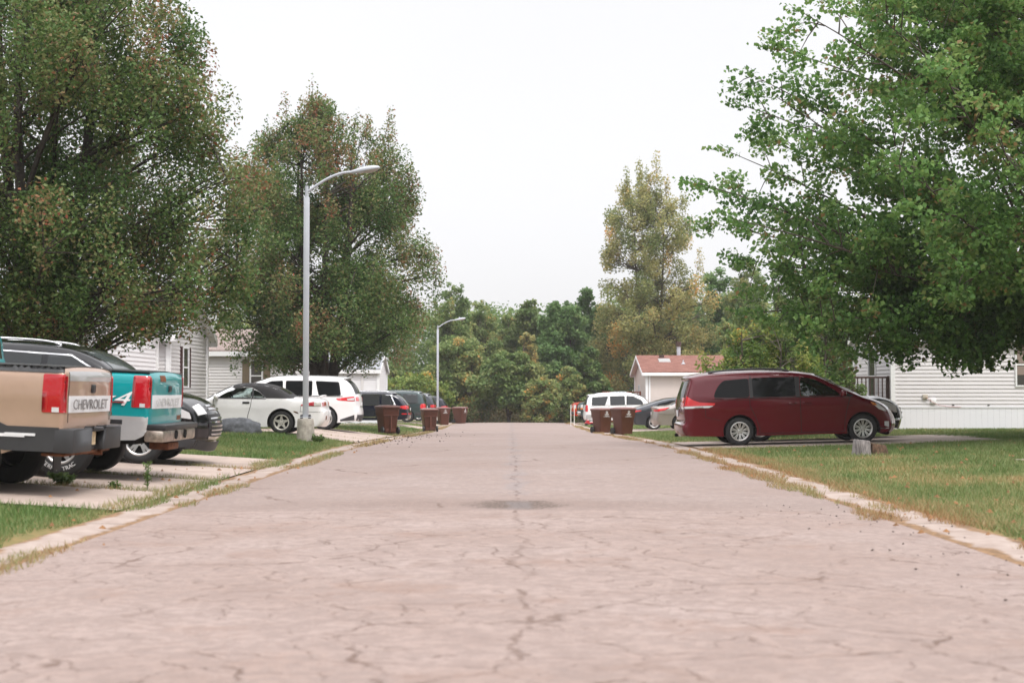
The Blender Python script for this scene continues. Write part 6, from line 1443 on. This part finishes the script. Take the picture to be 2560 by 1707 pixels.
# shrubs behind the minivan
tree('shrub', 'yellow green shrub with orange leaves just behind the minivan roof', 7.9, 44.3, [(.1, 1.7), (.8, 2.3), (1.6, 2.4), (2.4, 2.0), (3.1, 1.3), (3.7, .4)], M['leaf_lime'], M['bark'], 41, nclump=130, nleaf=24000, leaf=.12, trunk_r=.07, fork=.3, stems=5, tint=.42, tintvar=.2, shape=(.2, .2, .22), cat='shrub', nshoot=16, stem_spread=.6, bias=.5)
tree('shrub', 'dense green shrub beside the entry deck of the right home', 10.2, 46.3, [(.1, 1.0), (.8, 1.5), (2.0, 1.65), (3.2, 1.4), (4.2, .9), (4.9, .3)], M['leaf_mid'], M['bark'], 42, nclump=110, nleaf=22000, leaf=.11, trunk_r=.08, fork=.4, stems=4, tint=.4, shape=(.2, .2, .22), cat='shrub', nshoot=10, stem_spread=.5, bias=.5)
tree('shrub', 'dark leafy tree between the yellow green shrub and the maple', 9.6, 49.6, [(.4, 1.2), (1.5, 1.9), (3.0, 2.0), (4.4, 1.6), (5.4, .8), (5.9, .3)], M['leaf_mid'], M['bark'], 43, nclump=130, nleaf=26000, leaf=.12, trunk_r=.1, fork=.8, stems=3, tint=.28, shape=(.2, .2, .2), nshoot=8, bias=.5)

# trees at the end of the road: (centre px, top px, half width px, depth, kind, base px, label)
def pxx(u, Y): return (u - 1172) / 3266 * Y
def pxz(v, Y): return 1.27 + (899 - v) / 3266 * Y
KIND = {'dark': (M['leaf_dark'], M['darkbark'], .40), 'mid': (M['leaf_mid'], M['darkbark'], .42), 'olive': (M['leaf_olive'], M['bark'], .42), 'cotton': (M['leaf_cotton'], M['bark'], .48), 'lime': (M['leaf_lime'], M['bark'], .5)}
BACK = [
 (1040, 648, 66, 116, 'olive', -.05, 11000, 'pale slender tree rising just right of the round russet tree', 'tree', .12),
 (1100, 688, 58, 121, 'olive', .15, 11000, 'thin olive tree with bare twigs right of the far lamp head', 'tree', .12),
 (1168, 716, 45, 124, 'olive', .1, 8000, 'low grey green tree in the dip of the treetops', 'tree', .3),
 (1222, 684, 48, 122, 'mid', .1, 9000, 'leaning feathery green tree left of the dark green mass', 'tree', .35),
 (1296, 694, 88, 112, 'dark', .05, 22000, 'broad dark green tree at the centre right of the road end', 'tree', .0),
 (1352, 660, 66, 120, 'dark', .05, 14000, 'tall dark green tree just left of the yellow cottonwood', 'tree', .0),
 (1640, 608, 78, 121, 'dark', .05, 15000, 'dark blue green tree right of the yellow cottonwood', 'tree', .0),
 (1722, 590, 66, 113, 'olive', .05, 12000, 'pale yellow tree half hidden by the maple branches', 'tree', .1),
 (1062, 775, 88, 107, 'olive', .10, 17000, 'bushy olive tree with orange leaves right of the far lamp post', 'tree', .0),
 (1168, 806, 78, 103.5, 'mid', .05, 17000, 'small round green tree with dark trunk closing the road', 'tree', .25),
 (1212, 762, 40, 110, 'cotton', .1, 7000, 'small yellow tree in front of the dark green mass', 'tree', .0),
 (1240, 862, 50, 102.5, 'olive', .32, 6000, 'orange and yellow shrub at the right of the small green tree', 'shrub', .0),
 (1302, 842, 42, 105, 'olive', .12, 7000, 'pale yellow shrub at the middle right of the road end', 'shrub', .0),
 (1352, 800, 50, 106, 'mid', -.18, 13000, 'dark round shrub below the yellow cottonwood', 'shrub', .0),
 (960, 862, 84, 104, 'lime', .05, 12000, 'yellow green shrub behind the dark parked cars on the left', 'shrub', .0),
 (905, 842, 60, 110, 'olive', .05, 10000, 'olive shrub beyond the far white home', 'shrub', .0),
 (530, 712, 78, 92, 'olive', .1, 12000, 'yellow green tree behind the gabled home on the left', 'tree', .1),
 (430, 690, 70, 88, 'olive', .0, 10000, 'olive tree behind the roof of the gabled home', 'tree', .1),
 (1560, 740, 60, 116, 'cotton', .05, 10000, 'yellow brown tree behind the red roof', 'tree', .0),
 (1680, 740, 55, 101, 'olive', .15, 9000, 'olive shrub right of the red roofed home', 'shrub', .0),
]
for i, (u, v, hw, Yb, kd, dt, nl, lb, ct, clear) in enumerate(BACK):
    m, bk, tn = KIND[kd]; X = pxx(u, Yb); zb = g1(X, Yb) - .3; H = pxz(v, Yb) - zb; r = hw / 3266 * Yb; c0 = clear * H
    pr = [(c0 + .02 * H, r * .45), (c0 + (H - c0) * .18, r * .85), (c0 + (H - c0) * .42, r * 1.0), (c0 + (H - c0) * .65, r * .92), (c0 + (H - c0) * .85, r * .70), (H * .98, r * .38)]
    sparse = kd in ('olive', 'cotton')
    tree('shrub' if ct == 'shrub' else {'dark': 'broadleaf_tree', 'mid': 'broadleaf_tree', 'olive': 'woodland_tree', 'cotton': 'cottonwood_tree', 'lime': 'shrub'}[kd], lb, X, Yb, pr, m, bk, 60 + i, nclump=120, nleaf=int(nl * 1.7), leaf=.28 if not sparse else .23, trunk_r=.16 if ct == 'tree' else .08, fork=max(.6, c0), stems=3, tint=tn + dt * .6, tintvar=.13, shape=(.33, .33, .26), cat=ct, nshoot=0 if kd in ('dark', 'mid') else 3, bias=.5, zbase=zb, branchy=1.0 if sparse else .6, group='trees and shrubs at the road end', depth=.8, lump=.38)
# the tall yellow cottonwood
Yc = 114; zb = g1(pxx(1490, Yc), Yc) - .3; q = lambda v: pxz(v, Yc) - zb; w = lambda p: p / 3266 * Yc
tree('cottonwood_tree', 'tall yellowing cottonwood rising above the red roofed home', pxx(1488, Yc), Yc, [(q(905), w(105)), (q(840), w(155)), (q(760), w(160)), (q(660), w(138)), (q(600), w(125)), (q(540), w(130)), (q(480), w(112)), (q(450), w(86)), (q(412), w(45)), (q(400), w(14))], M['leaf_cotton'], M['bark'], 90, nclump=230, nleaf=62000, leaf=.21, trunk_r=.24, fork=4, stems=2, tint=.45, tintvar=.17, shape=(.20, .20, .24), nshoot=20, bias=.55, zbase=zb, branchy=1.3, stem_spread=.35)
# the wood behind and the undergrowth at its foot
def mass(name, label, mat, rows, seed, leaf, n, cat):
    rg = np.random.default_rng(seed); cl = []
    for (u0, u1, vtop, Y0, Y1, k, tn, r) in rows:
        for j in range(k):
            Yb = rg.uniform(Y0, Y1); X = pxx(rg.uniform(u0, u1), Yb); zt = pxz(vtop, Yb); z = g1(X, Yb); zc = rg.uniform(z + .1, max(z + .3, zt)); rr = r * rg.uniform(.6, 1.4)
            cl.append([X, Yb, zc, rr, rr, rr * .9, 0, tn + rg.normal(0, .14), 0, 0])
    vol = np.array([(c[3] ** 2) for c in cl]); vol /= vol.sum()
    for c, v in zip(cl, vol): c[8] = max(3, n * v)
    o = leaves_mesh(name, cl, rg, leaf, mat, None); tag(o, label, cat, kind='stuff')
mass('forest', 'far green wood closing the view', M['leaf_olive'], [(820, 1140, 722, 128, 142, 260, .25, 1.7), (1120, 1420, 730, 128, 142, 260, .12, 1.8), (380, 860, 765, 108, 124, 240, .3, 1.7), (1420, 1980, 700, 124, 138, 300, .15, 1.9)], 5, .36, 150000, 'wood')
mass('undergrowth', 'brown bracken and weeds along the foot of the wood', M['leaf_brush'], [(830, 1700, 938, 103, 112, 420, .5, .5), (900, 1420, 915, 107, 118, 220, .3, .8), (860, 1340, 900, 112, 120, 200, .2, 1.0)], 6, .16, 42000, 'undergrowth')

# weeds by the parked pickups
def weed(label, X, Y, h, n, seed, w=.16, leaf=.07):
    rg = np.random.default_rng(seed); root = empty('weed', (X, Y, g1(X, Y) + .01)); tag(root, label, 'weed')
    mb = MB(); cl = []
    for k in range(n):
        a = rg.uniform(0, 6.28); e = (math.cos(a) * w * rg.random(), math.sin(a) * w * rg.random(), h * rg.uniform(.6, 1)); mb.tube([(0, 0, 0), (e[0] * .3, e[1] * .3, e[2] * .6), e], [.006, .005, .003], 4, False)
        for t in np.linspace(.3, 1, 5): cl.append([e[0] * t, e[1] * t, e[2] * t, .05, .05, .05, 0, .5, 7, 0])
    mb.build('stem', M['leaf_weed'], root, merge=False); leaves_mesh('leaves', cl, rg, leaf, M['leaf_weed'], root, aspect=.4)
M['leaf_weed'] = leaf_mat('weed leaves', [(0, (.06, .13, .03)), (1, (.16, .22, .06))], .3)
weed('low leafy green weed beside the front tyre of the teal pickup', -5.60, 17.85, .14, 9, 1, .18, .08)
weed('tall thin weed stalk growing between the driveway slabs', -4.55, 17.9, .50, 3, 2, .05, .05)
weed('small green weed between the tan pickup and the road', -4.95, 17.78, .07, 6, 3, .08, .05)
weed('weed tuft growing against the concrete lamp base', -4.78, 35.35, .16, 10, 4, .18, .09)

# unseen trees added behind and right of the camera to darken car reflections
def mass_at(name, label, mat, x0, x1, y0, y1, h, k, n, seed, leaf=.5):
    rg = np.random.default_rng(seed); cl = []
    for j in range(k):
        x = rg.uniform(x0, x1); y = rg.uniform(y0, y1); hh = h * rg.uniform(.6, 1.1); r = rg.uniform(1.2, 2.2); cl.append([x, y, rg.uniform(.6, hh), r, r, r, 0, .4 + rg.normal(0, .15), int(n / k), 0])
    o = leaves_mesh(name, cl, rg, leaf, mat, None); tag(o, label, 'wood', kind='stuff')
mass_at('forest', 'unseen trees added right of the viewer to darken window reflections', M['leaf_mid'], 9, 34, -14, 1, 15, 170, 26000, 12)
mass_at('forest', 'unseen wood added behind the viewer to darken reflections in the cars', M['leaf_dark'], -70, 70, -36, -22, 13, 300, 36000, 9)

# thin damp air that pales the far trees
mb = MB(); mb.box((-70, -40, -8), (75, 152, 22))
hz = bpy.data.materials.new('damp air'); hz.use_nodes = True; hz.node_tree.nodes.clear()
_o = hz.node_tree.nodes.new('ShaderNodeOutputMaterial'); _v = hz.node_tree.nodes.new('ShaderNodeVolumePrincipled')
_v.inputs['Color'].default_value = (.95, .96, 1, 1); _v.inputs['Density'].default_value = .0003; hz.node_tree.links.new(_v.outputs[0], _o.inputs['Volume'])
o = mb.build('haze', hz, None, smooth=False); tag(o, 'thin pale haze in the air', 'haze', kind='stuff')
SC.cycles.volume_bounces = 1
